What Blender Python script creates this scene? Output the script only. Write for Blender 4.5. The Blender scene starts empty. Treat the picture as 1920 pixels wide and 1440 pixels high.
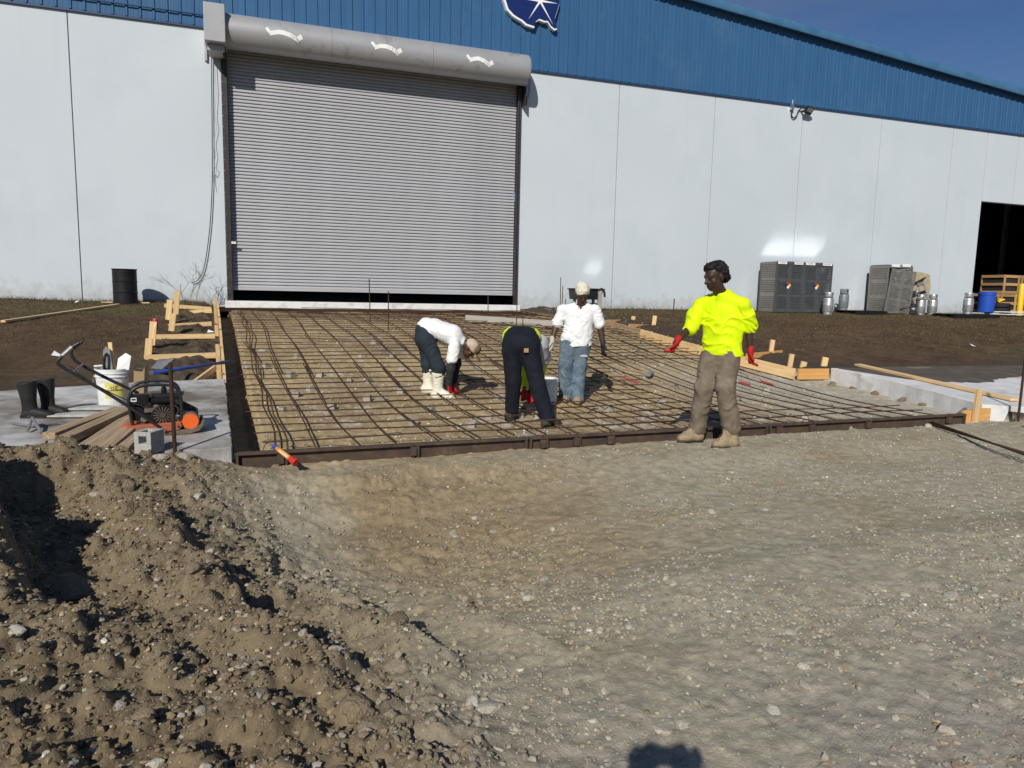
import bpy, bmesh, math, random
import numpy as np
from mathutils import Matrix, Vector
random.seed(7); RNG = np.random.default_rng(11)
SC = bpy.context.scene; COL = SC.collection
R = math.radians
# ------------------------------------------------------------------ camera
YAW, PITCH, ROLL, FPX = 19.316, 7.237, 1.23, 1333.0
EYE = np.array([0.0, 0.0, 1.52])
def _basis():
    a, p, r = R(YAW), R(PITCH), R(ROLL)
    fw = np.array([math.sin(a)*math.cos(p), math.cos(a)*math.cos(p), -math.sin(p)])
    rt = np.array([math.cos(a), -math.sin(a), 0.0]); up = np.cross(rt, fw)
    return math.cos(r)*rt+math.sin(r)*up, -math.sin(r)*rt+math.cos(r)*up, fw
CR, CU, CF = _basis()
cam = bpy.data.cameras.new('camera'); camo = bpy.data.objects.new('camera', cam); COL.objects.link(camo)
cam.sensor_width = 36.0; cam.lens = 36.0*FPX/1920.0; cam.clip_start = 0.05; cam.clip_end = 3000
camo.matrix_world = Matrix(((CR[0], CU[0], -CF[0], EYE[0]), (CR[1], CU[1], -CF[1], EYE[1]), (CR[2], CU[2], -CF[2], EYE[2]), (0, 0, 0, 1)))
SC.camera = camo
# ------------------------------------------------------------------ world, sun, exposure
SUN_AZ, SUN_EL = 32.9, 33.3          # direction the light travels (from +Y towards +X), height of the sun
w = bpy.data.worlds.new('World'); SC.world = w; w.use_nodes = True
nt = w.node_tree; nt.nodes.clear()
wo = nt.nodes.new('ShaderNodeOutputWorld'); bg = nt.nodes.new('ShaderNodeBackground')
sky = nt.nodes.new('ShaderNodeTexSky'); sky.sky_type = 'NISHITA'; sky.sun_disc = False
sky.sun_elevation = R(SUN_EL); sky.sun_rotation = R(180+SUN_AZ); sky.air_density = 1.0; sky.dust_density = 0.4; sky.ozone_density = 2.6
tcw = nt.nodes.new('ShaderNodeTexCoord'); mpw = nt.nodes.new('ShaderNodeMapping'); mpw.inputs['Scale'].default_value = (1.6, 1.6, 4.2)
nzw = nt.nodes.new('ShaderNodeTexNoise'); nzw.inputs['Scale'].default_value = 2.1; nzw.inputs['Detail'].default_value = 7; nzw.inputs['Roughness'].default_value = .56; nzw.inputs['Distortion'].default_value = .5
rmw = nt.nodes.new('ShaderNodeValToRGB'); rmw.color_ramp.elements[0].position = .40; rmw.color_ramp.elements[1].position = .85
rmw.color_ramp.elements[1].color = (.42, .42, .42, 1)
mxw = nt.nodes.new('ShaderNodeMix'); mxw.data_type = 'RGBA'; mxw.inputs[7].default_value = (4.6, 5.0, 5.9, 1)
tint = nt.nodes.new('ShaderNodeMix'); tint.data_type = 'RGBA'; tint.blend_type = 'MULTIPLY'; tint.inputs[0].default_value = 1; tint.inputs[7].default_value = (.78, 1.04, 1.42, 1)
L = nt.links.new
L(tcw.outputs['Generated'], mpw.inputs[0]); L(mpw.outputs[0], nzw.inputs[0]); L(nzw.outputs[0], rmw.inputs[0]); L(rmw.outputs[0], mxw.inputs[0])
L(sky.outputs[0], tint.inputs[6]); L(tint.outputs[2], mxw.inputs[6]); L(mxw.outputs[2], bg.inputs[0]); L(bg.outputs[0], wo.inputs[0]); bg.inputs[1].default_value = 0.05
sl = bpy.data.lights.new('sun', 'SUN'); sl.energy = 5.0; sl.angle = R(.5); sl.color = (1, .955, .88)
slo = bpy.data.objects.new('sun', sl); COL.objects.link(slo)
LD = Vector((math.sin(R(SUN_AZ))*math.cos(R(SUN_EL)), math.cos(R(SUN_AZ))*math.cos(R(SUN_EL)), -math.sin(R(SUN_EL))))
slo.rotation_euler = LD.to_track_quat('-Z', 'Y').to_euler(); slo.location = (-20, -30, 30)
SC.view_settings.view_transform = 'Standard'; SC.view_settings.look = 'None'; SC.view_settings.exposure = -0.22; SC.view_settings.gamma = 1.0
SC.render.engine = 'CYCLES'; SC.cycles.use_denoising = True; SC.cycles.max_bounces = 6; SC.cycles.diffuse_bounces = 3; SC.cycles.glossy_bounces = 3
SC.cycles.transparent_max_bounces = 8; SC.cycles.caustics_reflective = True; SC.cycles.sample_clamp_indirect = 120.0; SC.cycles.blur_glossy = 0.0
# ------------------------------------------------------------------ sight lines: a point of the place from its bearing and its real distance
def ray(x, y): return CF+CR*(x-960)/FPX+CU*(720-y)/FPX
def onY(x, y, Y):
    d = ray(x, y); return EYE+d*(Y-EYE[1])/d[1]
def onZ(x, y, Z):
    d = ray(x, y); return EYE+d*(Z-EYE[2])/d[2]
def onX(x, y, X):
    d = ray(x, y); return EYE+d*(X-EYE[0])/d[0]
# ------------------------------------------------------------------ objects
WM = {}
def thing(name, label, cat, loc=(0, 0, 0), rotz=0.0, group=None, M=None):
    o = bpy.data.objects.new(name, None); COL.objects.link(o); o.empty_display_size = .1
    m = M if M is not None else Matrix.Translation(Vector(loc)) @ Matrix.Rotation(rotz, 4, 'Z')
    o.matrix_basis = m; WM[o] = m
    tag(o, label, cat, group); return o
def tag(o, label=None, cat=None, group=None, kind=None):
    if label: o['label'] = label
    if cat: o['category'] = cat
    if group: o['group'] = group
    if kind: o['kind'] = kind
    return o
def link(o, parent=None, M=None):
    """M: matrix in the world; without one the mesh is in its parent's own space"""
    COL.objects.link(o)
    pm = WM[parent] if parent is not None else Matrix()
    if parent is not None: o.parent = parent
    if M is None: WM[o] = pm.copy()
    else:
        WM[o] = M; o.matrix_basis = pm.inverted() @ M
    return o
def copy_tree(root, M, label=None):
    r = root.copy(); COL.objects.link(r); r.matrix_basis = M; WM[r] = M
    if label: r['label'] = label
    for ch in root.children:
        c = ch.copy(); COL.objects.link(c); c.parent = r; WM[c] = M @ c.matrix_basis
        for g in ch.children:
            d = g.copy(); COL.objects.link(d); d.parent = c; WM[d] = WM[c] @ d.matrix_basis
    return r
class MB:
    def __init__(s): s.v = []; s.f = []
    def add(s, vs, fs):
        n = len(s.v); s.v += [tuple(map(float, p)) for p in vs]; s.f += [tuple(i+n for i in f) for f in fs]; return s
    def box(s, c, d, M=None):
        x, y, z = [q/2 for q in d]
        vs = [Vector((sx*x, sy*y, sz*z)) for sz in (-1, 1) for sx, sy in ((-1, -1), (1, -1), (1, 1), (-1, 1))]
        if M is not None: vs = [M @ p for p in vs]
        vs = [p+Vector(c) for p in vs]
        return s.add(vs, [(3, 2, 1, 0), (4, 5, 6, 7), (0, 1, 5, 4), (1, 2, 6, 5), (2, 3, 7, 6), (3, 0, 4, 7)])
    def bar(s, p0, p1, wd, ht, up=(0, 0, 1)):
        p0, p1 = Vector(p0), Vector(p1); x = (p1-p0); l = x.length; x.normalize(); u = Vector(up); y = u.cross(x)
        if y.length < 1e-4: y = Vector((0, 1, 0)).cross(x)
        y.normalize(); z = x.cross(y)
        M = Matrix((x, y, z)).transposed()
        return s.box((p0+p1)/2, (l, wd, ht), M)
    def tube(s, pts, r, n=8, caps=True):
        pts = [Vector(p) for p in pts]; k = len(pts); rs = r if isinstance(r, (list, tuple)) else [r]*k
        vs = []; prev = None
        for i, p in enumerate(pts):
            t = (pts[min(i+1, k-1)]-pts[max(i-1, 0)]).normalized()
            if prev is None:
                a = Vector((0, 0, 1)) if abs(t.z) < .9 else Vector((1, 0, 0)); u = t.cross(a).normalized()
            else:
                u = (prev-t*prev.dot(t)).normalized()
            prev = u; v = t.cross(u)
            vs += [p+(u*math.cos(2*math.pi*j/n)+v*math.sin(2*math.pi*j/n))*rs[i] for j in range(n)]
        fs = [(i*n+j, i*n+(j+1) % n, (i+1)*n+(j+1) % n, (i+1)*n+j) for i in range(k-1) for j in range(n)]
        if caps: fs += [tuple(range(n-1, -1, -1)), tuple(range((k-1)*n, k*n))]
        return s.add(vs, fs)
    def cyl(s, p0, p1, r0, r1=None, n=16): return s.tube([p0, p1], [r0, r0 if r1 is None else r1], n)
    def lathe(s, prof, n=24, c=(0, 0, 0), ax=None):
        vs = []
        for r, z in prof: vs += [(c[0]+r*math.cos(2*math.pi*j/n), c[1]+r*math.sin(2*math.pi*j/n), c[2]+z) for j in range(n)]
        k = len(prof); fs = [(i*n+j, i*n+(j+1) % n, (i+1)*n+(j+1) % n, (i+1)*n+j) for i in range(k-1) for j in range(n)]
        fs += [tuple(range(n-1, -1, -1)), tuple(range((k-1)*n, k*n))]
        return s.add(vs, fs)
    def prism(s, poly, fn, t0, t1):
        """poly: 2-D outline, fn(u, v, t) -> point"""
        n = len(poly); vs = [fn(u, v, t0) for u, v in poly]+[fn(u, v, t1) for u, v in poly]
        return s.add(vs, [tuple(range(n-1, -1, -1)), tuple(range(n, 2*n))]+[(i, (i+1) % n, n+(i+1) % n, n+i) for i in range(n)])
    def mesh(s, name, smooth=False):
        m = bpy.data.meshes.new(name); m.from_pydata(s.v, [], s.f); m.update()
        bm = bmesh.new(); bm.from_mesh(m); bmesh.ops.recalc_face_normals(bm, faces=bm.faces); bm.to_mesh(m); bm.free()
        if smooth: m.shade_smooth() if hasattr(m, 'shade_smooth') else None
        return m
    def build(s, name, mat, parent=None, M=None, smooth=False, bevel=0, auto=False):
        m = s.mesh(name, smooth); m.materials.append(MT[mat] if isinstance(mat, str) else mat)
        o = bpy.data.objects.new(name, m); link(o, parent, M)
        if bevel:
            b = o.modifiers.new('b', 'BEVEL'); b.width = bevel; b.segments = 2; b.limit_method = 'ANGLE'; b.angle_limit = R(40)
        if auto:
            m.shade_smooth(); m.set_sharp_from_angle(angle=R(38))
        return o
def world_part(mb, name, mat, parent, **k):
    """mesh given in world coordinates, kept under its thing"""
    return mb.build(name, mat, parent, M=Matrix(), **k)
def board(name, p0, p1, wd, ht, mat, parent=None, up=(0, 0, 1), bevel=.004, taper=None, jag=False):
    """timber between two points: its own x axis runs along the grain"""
    p0, p1 = Vector(p0), Vector(p1); x = (p1-p0); l = x.length; x.normalize(); u = Vector(up); y = u.cross(x)
    if y.length < 1e-4: y = Vector((0, 1, 0)).cross(x)
    y.normalize(); z = x.cross(y); c = (p0+p1)/2
    M = Matrix(((x.x, y.x, z.x, c.x), (x.y, y.y, z.y, c.y), (x.z, y.z, z.z, c.z), (0, 0, 0, 1)))
    mb = MB(); h = l/2
    if taper:   # stake: pointed at p0
        poly = [(-h, -wd*.12), (-h, wd*.12), (-h+taper, wd/2), (h, wd/2), (h, -wd/2), (-h+taper, -wd/2)]
        mb.prism(poly, lambda a, b, t: (a, b, t), -ht/2, ht/2)
    else:
        mb.box((0, 0, 0), (l, wd, ht))
        mb.v = [(a+random.uniform(-.004, .004), b+random.uniform(-.0025, .0025), d+random.uniform(-.002, .002)) for a, b, d in mb.v]
    return mb.build(name, mat, parent, M=M, bevel=bevel)
# ------------------------------------------------------------------ materials
MT = {}
def pm(name, c, c2=None, rough=.75, metal=0.0, scale=4.0, detail=6, lo=.35, hi=.65, bump=0.0, bscale=60.0, stretch=(1, 1, 1), spec=.4, dirt=None, dscale=1.5, dlo=.55, dhi=.75, rand=0.0, coat=0.0, bdist=.01, coords='Object', trans=0.0):
    m = bpy.data.materials.new(name); m.use_nodes = True; n = m.node_tree; b = n.nodes['Principled BSDF']; ln = n.links.new
    b.inputs['Roughness'].default_value = rough; b.inputs['Metallic'].default_value = metal; b.inputs['Specular IOR Level'].default_value = spec
    b.inputs['Coat Weight'].default_value = coat
    tc = n.nodes.new('ShaderNodeTexCoord'); mp = n.nodes.new('ShaderNodeMapping'); mp.inputs['Scale'].default_value = stretch
    ln(tc.outputs[coords], mp.inputs[0])
    nz = n.nodes.new('ShaderNodeTexNoise'); nz.inputs['Scale'].default_value = scale; nz.inputs['Detail'].default_value = detail; nz.inputs['Roughness'].default_value = .6
    ln(mp.outputs[0], nz.inputs[0])
    rp = n.nodes.new('ShaderNodeValToRGB'); rp.color_ramp.elements[0].position = lo; rp.color_ramp.elements[1].position = hi
    rp.color_ramp.elements[0].color = (*c, 1); rp.color_ramp.elements[1].color = (*(c2 or c), 1); ln(nz.outputs[0], rp.inputs[0])
    out = rp.outputs[0]
    if dirt:
        d = n.nodes.new('ShaderNodeTexNoise'); d.inputs['Scale'].default_value = dscale; d.inputs['Detail'].default_value = 8; d.inputs['Roughness'].default_value = .68
        ln(tc.outputs[coords], d.inputs[0])
        dr = n.nodes.new('ShaderNodeValToRGB'); dr.color_ramp.elements[0].position = dlo; dr.color_ramp.elements[1].position = dhi; ln(d.outputs[0], dr.inputs[0])
        mx = n.nodes.new('ShaderNodeMix'); mx.data_type = 'RGBA'; mx.inputs[7].default_value = (*dirt, 1); ln(dr.outputs[0], mx.inputs[0]); ln(out, mx.inputs[6]); out = mx.outputs[2]
    if rand:
        oi = n.nodes.new('ShaderNodeObjectInfo'); hs = n.nodes.new('ShaderNodeHueSaturation'); mr = n.nodes.new('ShaderNodeMapRange')
        mr.inputs[3].default_value = 1-rand; mr.inputs[4].default_value = 1+rand; ln(oi.outputs['Random'], mr.inputs[0]); ln(mr.outputs[0], hs.inputs['Value']); ln(out, hs.inputs['Color']); out = hs.outputs[0]
    ln(out, b.inputs['Base Color'])
    if bump:
        b2 = n.nodes.new('ShaderNodeTexNoise'); b2.inputs['Scale'].default_value = bscale; b2.inputs['Detail'].default_value = 5
        ln(mp.outputs[0], b2.inputs[0]); bp = n.nodes.new('ShaderNodeBump'); bp.inputs['Strength'].default_value = bump; bp.inputs['Distance'].default_value = bdist
        ln(b2.outputs[0], bp.inputs['Height']); ln(bp.outputs[0], b.inputs['Normal'])
    MT[name] = m; return m
pm('wall_paint', (.50, .55, .58), (.54, .588, .615), rough=.65, scale=.7, bump=.25, bscale=35, bdist=.004, dirt=(.46, .505, .53), dscale=.35, dlo=.5, dhi=.85)
pm('joint', (.16, .17, .18), rough=.9)
pm('blue_metal', (.034, .112, .235), (.029, .098, .21), rough=.55, scale=1.2, stretch=(3, 1, .4), dirt=(.05, .125, .225), dscale=.8, spec=.25)
pm('blue_dark', (.018, .05, .12), rough=.5)
pm('rake_blue', (.045, .14, .27), (.07, .18, .31), rough=.35, scale=1.5)
pm('roof', (.3, .33, .35), rough=.5)
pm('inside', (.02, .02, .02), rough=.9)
pm('shutter', (.35, .35, .362), (.385, .385, .397), rough=.5, scale=.8, dirt=(.33, .325, .34), dscale=.5, spec=.4)
pm('hood', (.33, .335, .34), (.38, .38, .385), rough=.45, metal=.25, scale=2, dirt=(.2, .2, .2), dscale=2)
pm('dark_steel', (.03, .03, .033), (.055, .045, .04), rough=.55, metal=.3, scale=8)
pm('tape', (.78, .78, .74), rough=.6)
pm('white_sill', (.72, .72, .7), (.62, .62, .6), rough=.8, scale=6, dirt=(.4, .38, .35), dscale=3)
pm('concrete', (.46, .46, .45), (.66, .66, .65), rough=.85, scale=2.5, bump=.4, bscale=90, dirt=(.15, .125, .098), dscale=.75, dlo=.37, dhi=.6)
pm('concrete_white', (.56, .555, .54), (.7, .695, .68), rough=.85, scale=3.5, bump=.5, bscale=70, dirt=(.3, .27, .23), dscale=1.6, dlo=.55, dhi=.75)
pm('mud', (.07, .055, .042), (.11, .088, .066), rough=.95, scale=3, bump=.5, bscale=30, dirt=(.3, .28, .25), dscale=1.2, dlo=.6, dhi=.8)
pm('concrete_raw', (.36, .35, .33), (.45, .44, .41), rough=.9, scale=9, bump=.6, bscale=60)
def _wall_wear():
    m = MT['wall_paint']; n = m.node_tree; ln = n.links.new; b = n.nodes['Principled BSDF']; src = b.inputs['Base Color'].links[0].from_socket
    tc = n.nodes.new('ShaderNodeTexCoord'); mp = n.nodes.new('ShaderNodeMapping'); mp.inputs['Scale'].default_value = (2.2, 1, .16); ln(tc.outputs['Object'], mp.inputs[0])
    s = n.nodes.new('ShaderNodeTexNoise'); s.inputs['Scale'].default_value = 1.6; s.inputs['Detail'].default_value = 8; s.inputs['Roughness'].default_value = .7; ln(mp.outputs[0], s.inputs[0])
    r = n.nodes.new('ShaderNodeValToRGB'); r.color_ramp.elements[0].position = .56; r.color_ramp.elements[1].position = .8; r.color_ramp.elements[1].color = (.2, .2, .2, 1); ln(s.outputs[0], r.inputs[0])
    x = n.nodes.new('ShaderNodeMix'); x.data_type = 'RGBA'; x.inputs[7].default_value = (.37, .40, .41, 1); ln(r.outputs[0], x.inputs[0]); ln(src, x.inputs[6])
    # mud splashed up from the ground, scuffs
    sp = n.nodes.new('ShaderNodeSeparateXYZ'); ln(tc.outputs['Object'], sp.inputs[0])
    mr = n.nodes.new('ShaderNodeMapRange'); mr.inputs[1].default_value = 1.15; mr.inputs[2].default_value = 2.0; mr.inputs[3].default_value = .42; mr.inputs[4].default_value = 0; ln(sp.outputs[2], mr.inputs[0])
    n2 = n.nodes.new('ShaderNodeTexNoise'); n2.inputs['Scale'].default_value = 3.5; n2.inputs['Detail'].default_value = 9; n2.inputs['Roughness'].default_value = .75; ln(tc.outputs['Object'], n2.inputs[0])
    ad = n.nodes.new('ShaderNodeMath'); ad.operation = 'ADD'; ln(mr.outputs[0], ad.inputs[0]); ln(n2.outputs[0], ad.inputs[1])
    r2 = n.nodes.new('ShaderNodeValToRGB'); r2.color_ramp.elements[0].position = .70; r2.color_ramp.elements[1].position = 1.0; r2.color_ramp.elements[1].color = (.5, .5, .5, 1); ln(ad.outputs[0], r2.inputs[0])
    y = n.nodes.new('ShaderNodeMix'); y.data_type = 'RGBA'; y.inputs[7].default_value = (.27, .24, .19, 1); ln(r2.outputs[0], y.inputs[0]); ln(x.outputs[2], y.inputs[6]); ln(y.outputs[2], b.inputs['Base Color'])
_wall_wear()
pm('pine', (.62, .40, .18), (.74, .53, .28), rough=.65, scale=3.2, stretch=(.5, 9, 9), bump=.2, bscale=14, rand=.13, dirt=(.36, .24, .13), dscale=5, dlo=.62, dhi=.75)
pm('pine_orange', (.55, .27, .075), (.62, .36, .13), rough=.6, scale=3.2, stretch=(.5, 9, 9), bump=.2, bscale=14, rand=.12)
pm('old_wood', (.24, .16, .09), (.42, .31, .2), rough=.8, scale=3.5, stretch=(.5, 10, 10), bump=.35, bscale=16, rand=.22, dirt=(.3, .27, .23), dscale=6)
pm('grey_wood', (.29, .27, .24), (.38, .35, .31), rough=.85, scale=3.5, stretch=(.5, 10, 10), bump=.3, bscale=16, rand=.1)
pm('crate_wood', (.36, .2, .08), (.46, .28, .12), rough=.75, scale=4, stretch=(.6, 6, 6), rand=.2)
pm('rebar', (.050, .027, .017), (.085, .04, .02), rough=.85, scale=30, metal=.2, rand=.25, bump=.8, bscale=220, bdist=.003)
pm('form_steel', (.06, .045, .038), (.11, .07, .045), rough=.8, metal=.25, scale=7, bump=.4, bscale=50, dirt=(.2, .165, .13), dscale=5, dlo=.58, dhi=.78)
pm('black_rubber', (.014, .014, .014), (.028, .028, .026), rough=.6, scale=8, spec=.25, dirt=(.08, .072, .06), dscale=6, dlo=.58, dhi=.82)
pm('black_plastic', (.009, .009, .01), (.015, .015, .015), spec=.3, rough=.4, scale=8, dirt=(.07, .06, .05), dscale=9, dlo=.62, dhi=.8)
pm('black_drum', (.009, .009, .01), (.014, .014, .015), rough=.55, scale=5, spec=.25)
pm('grey_frame', (.022, .022, .024), rough=.4, dirt=(.1, .085, .07), dscale=10, dlo=.6, dhi=.8)
pm('orange_paint', (.48, .095, .032), (.4, .08, .03), rough=.5, scale=5, dirt=(.22, .13, .085), dscale=8, dlo=.48, dhi=.68)
pm('orange_bright', (.85, .14, .02), (.8, .13, .02), rough=.45, scale=5, dirt=(.3, .15, .08), dscale=14, dlo=.62, dhi=.75)
pm('plate_steel', (.12, .085, .065), (.2, .15, .11), rough=.75, metal=.2, scale=9)
pm('bucket_white', (.76, .76, .73), (.7, .7, .67), rough=.45, scale=6, dirt=(.4, .38, .33), dscale=7, dlo=.55, dhi=.72)
pm('label_yellow', (.72, .62, .1), (.68, .6, .2), rough=.5, scale=10, dirt=(.7, .69, .62), dscale=14)
pm('print_black', (.015, .015, .015), rough=.6)
pm('steel_tool', (.22, .22, .22), (.34, .34, .33), rough=.45, metal=.5, scale=10, dirt=(.34, .32, .29), dscale=8)
pm('blue_paint', (.02, .06, .3), (.03, .075, .35), rough=.4, scale=6, dirt=(.2, .2, .25), dscale=9, dlo=.62, dhi=.78)
pm('red_paint', (.5, .03, .025), rough=.5)
pm('can_red', (.55, .02, .02), rough=.3, metal=.2)
pm('alu', (.7, .7, .7), rough=.3, metal=.9)
pm('galv', (.42, .43, .435), (.5, .51, .515), rough=.32, metal=.85, scale=18)
pm('lpg', (.5, .5, .5), (.64, .64, .63), rough=.38, metal=.75, scale=9, dirt=(.25, .24, .22), dscale=7)
pm('lpg_grey', (.18, .2, .21), (.22, .24, .25), rough=.45, metal=.2, scale=9)
pm('cage', (.22, .205, .18), (.27, .255, .225), rough=.3, metal=.45, scale=5)
pm('cage_dark', (.085, .09, .092), (.11, .115, .115), rough=.45, metal=.35, scale=5)
pm('cage_top', (.92, .92, .92), rough=.26, metal=1.0)
pm('paper', (.8, .8, .78), (.72, .72, .7), rough=.7)
pm('yellow', (.8, .5, .02), (.75, .46, .03), rough=.45, scale=6, dirt=(.1, .08, .04), dscale=7, dlo=.68, dhi=.78)
pm('barrel_blue', (.02, .08, .42), rough=.4)
pm('sign_blue', (.008, .022, .12), rough=.35)
pm('sign_white', (.8, .8, .8), rough=.5)
pm('black_metal', (.02, .02, .022), rough=.45)
pm('lamp_glass', (.5, .5, .48), rough=.15, metal=.6)
pm('cable', (.03, .03, .035), rough=.6)
pm('string', (.35, .35, .36), rough=.8)
pm('twig', (.3, .27, .23), rough=.9)
pm('tan_stain', (.38, .3, .17), (.46, .38, .24), rough=.85, scale=6)
pm('cinder', (.36, .35, .32), (.43, .42, .39), rough=.95, scale=16, bump=.7, bscale=110)
pm('rock', (.36, .335, .28), (.5, .47, .41), rough=.95, scale=2.2, bump=.35, bscale=6, bdist=.08, dirt=(.3, .24, .16), dscale=1.6, dlo=.45, dhi=.65, rand=.25)
pm('clod', (.19, .145, .09), (.25, .195, .125), rough=1, scale=2.5, bump=.5, bscale=5, bdist=.12, rand=.15, dirt=(.36, .3, .22), dscale=4, dlo=.6, dhi=.7)
pm('orange_tube', (.75, .3, .04), rough=.4)
pm('tyre', (.015, .015, .015), rough=.75)
pm('olive', (.10, .12, .03), rough=.7)
pm('spacer', (.27, .25, .21), (.36, .335, .29), rough=.95, scale=6, rand=.15)
pm('cap_visor', (.15, .1, .06), rough=.85)
pm('dull_roof', (.25, .25, .24), rough=.6, metal=.5)
pm('card', (.33, .22, .12), rough=.8)
# ------------------------------------------------------------------ noise
def _h(ix, iy, s, iz=0):
    n = (ix*374761393+iy*668265263+iz*2147483647+s*974711) & 0xffffffff
    n = ((n ^ (n >> 13))*1274126177) & 0xffffffff
    n = ((n ^ (n >> 15))*668265263) & 0xffffffff
    return ((n ^ (n >> 16)) & 0xffff)/65535.0
def vn2(x, y, s=0):
    ix = np.floor(x).astype(np.int64); iy = np.floor(y).astype(np.int64); fx = x-ix; fy = y-iy
    fx = fx*fx*(3-2*fx); fy = fy*fy*(3-2*fy)
    return (_h(ix, iy, s)*(1-fx)+_h(ix+1, iy, s)*fx)*(1-fy)+(_h(ix, iy+1, s)*(1-fx)+_h(ix+1, iy+1, s)*fx)*fy
def fbm2(x, y, o=4, s=0, g=.5):
    a = 1.0; t = 0; r = 0
    for i in range(o):
        r = r+a*(vn2(x*2**i+i*7.3, y*2**i-i*3.1, s+i)-.5)*2; t += a; a *= g
    return r/t
def vn3(x, y, z, s=0):
    ix, iy, iz = (np.floor(q).astype(np.int64) for q in (x, y, z)); fx, fy, fz = x-ix, y-iy, z-iz
    fx, fy, fz = (q*q*(3-2*q) for q in (fx, fy, fz)); r = 0
    for a in (0, 1):
        for b in (0, 1):
            for c in (0, 1):
                r = r+_h(ix+a, iy+b, s, iz+c)*(fx if a else 1-fx)*(fy if b else 1-fy)*(fz if c else 1-fz)
    return r
def clods(x, y, cell, s=0, keep=.6, rmin=.25, rmax=.75, flat=.7):
    """rounded lumps, one at most per cell: height in units of the cell"""
    X = x/cell; Y = y/cell; ix = np.floor(X).astype(np.int64); iy = np.floor(Y).astype(np.int64); best = np.zeros_like(X)
    for a in (-1, 0, 1):
        for b in (-1, 0, 1):
            jx, jy = ix+a, iy+b; px = jx+_h(jx, jy, s); py = jy+_h(jx, jy, s+1); k = _h(jx, jy, s+2)
            r = rmin+(rmax-rmin)*_h(jx, jy, s+3)**2; e = .7+.6*_h(jx, jy, s+4); th = 6.28*_h(jx, jy, s+5)
            dx, dy = X-px, Y-py; u = dx*np.cos(th)+dy*np.sin(th); v = -dx*np.sin(th)+dy*np.cos(th)
            q = 1-((u/e)**2+(v*e)**2)/(r*r); hgt = np.sqrt(np.maximum(q, 0))*r*flat*(k < keep); best = np.maximum(best, hgt)
    return best*cell
def sst(a, b, x):
    t = np.clip((x-a)/(b-a), 0, 1); return t*t*(3-2*t)
# ------------------------------------------------------------------ the lie of the land
_PY = [6.7, 7.2, 8.6, 10.2, 12.0, 14.6, 17.0, 20.5, 21.0]; _PZ = [0.0, 0.0, .02, .11, .33, .63, .83, 1.0, 1.02]
def prof(Y):                         # height of the bars of the mat
    Y = np.asarray(Y, float); r = 0
    for d in (-.5, 0, .5): r = r+np.interp(Y+d, _PY, _PZ)
    return r/3
def edgeL(Y): return -.27-(np.asarray(Y, float)-6.7)*.062
_EY = [6.7, 7.2, 8.97, 10.36, 10.45, 11.7, 12.9, 14.4, 16.7, 17.9, 20.9]; _EX = [9.6, 9.75, 10.1, 10.1, 9.4, 8.97, 8.72, 8.55, 8.3, 7.85, 7.5]
def edgeR(Y): return np.interp(Y, _EY, _EX)
_FY = [-5, 6, 8, 10.3, 12, 14.6, 17, 20.9, 40]; _FZ = [.02, .05, .12, .25, .47, .76, .95, 1.12, 1.12]
def field(Y): return np.interp(Y, _FY, _FZ)
def slabz(Y): return .12+(np.asarray(Y, float)-6.6)*.045
def rough_mask(X, Y):
    d = X-(.78-(Y-2.3)*.29)+.22*fbm2(X*1.6, Y*1.6, 3, 15); return sst(.38, -.5, d)
def near_h(X, Y):
    wx = X+.16*fbm2(X*1.3, Y*1.3, 3, 5); wy = Y+.16*fbm2(X*1.3, Y*1.3, 3, 6)
    z = -.10+.08*sst(0.4, 4.5, X)+.02*fbm2(X*.8, Y*.8, 3, 1)
    # dug hollow in front of the form
    z = z-.09*np.exp(-((wx-.9)/1.0)**2-((wy-4.4)/1.2)**2)-.05*sst(5.9, 5.4, wy)*sst(2.6, .8, wx)*sst(2.5, 3.5, wy)
    # spoil heap on the near side, stepped by slumps that fall away from the sun
    m = sst(.75, -1.5, wx+.10*(wy-4)); z = z+.30*m
    s = .93*wx+.37*wy+.09*fbm2(X*2.7, Y*2.7, 3, 9)
    z = z+m*.16*sst(.75, .0, s)*sst(2.6, 3.6, Y)*sst(6.6, 5.6, Y)
    z = z-(.20*sst(.30, .42, s)-.13*sst(.52, 1.0, s))*sst(3.3, 3.9, Y)*sst(6.1, 5.4, Y)
    z = z+.13*(sst(.8, 1.15, s)-sst(1.2, 1.33, s))*sst(2.4, 3.2, Y)*sst(5.8, 5.0, Y)*sst(1.2, .2, wx)
    z = z+.10*(sst(1.4, 1.72, s)-sst(1.76, 1.88, s))*sst(2.6, 3.2, Y)*sst(4.6, 4.0, Y)*sst(1.2, .6, wx)
    z = z+.05*(sst(1.95, 2.18, s)-sst(2.2, 2.27, s))*sst(2.7, 3.1, Y)*sst(4.2, 3.9, Y)
    z = z+.46*np.exp(-((X+2.02)/.27)**2-((Y-5.3)/.42)**2)+.30*np.exp(-((X+1.55)/.2)**2-((Y-4.35)/.3)**2)  # first bump lies out of view, added to cast shade over the left soil
    # bank below the form
    z = z-.10*sst(6.32, 5.95, wy+.06*fbm2(X*3, Y*3, 3, 18))*sst(3.4, 1.6, wx)*sst(-.5, .2, wx)*sst(3.6, 4.8, wy)
    # crest of the heap along the broken slab
    c = .30*np.exp(-((wy-6.15)/.42)**2)*sst(-.35, -1.6, wx)+.09*np.exp(-((wy-6.2)/.3)**2)*np.exp(-((wx+.55)/.5)**2)
    z = z-.045*m+c*.42-.16*np.exp(-((wx+1.75)/.35)**2-((wy-5.55)/.22)**2)
    return z, m
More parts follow.
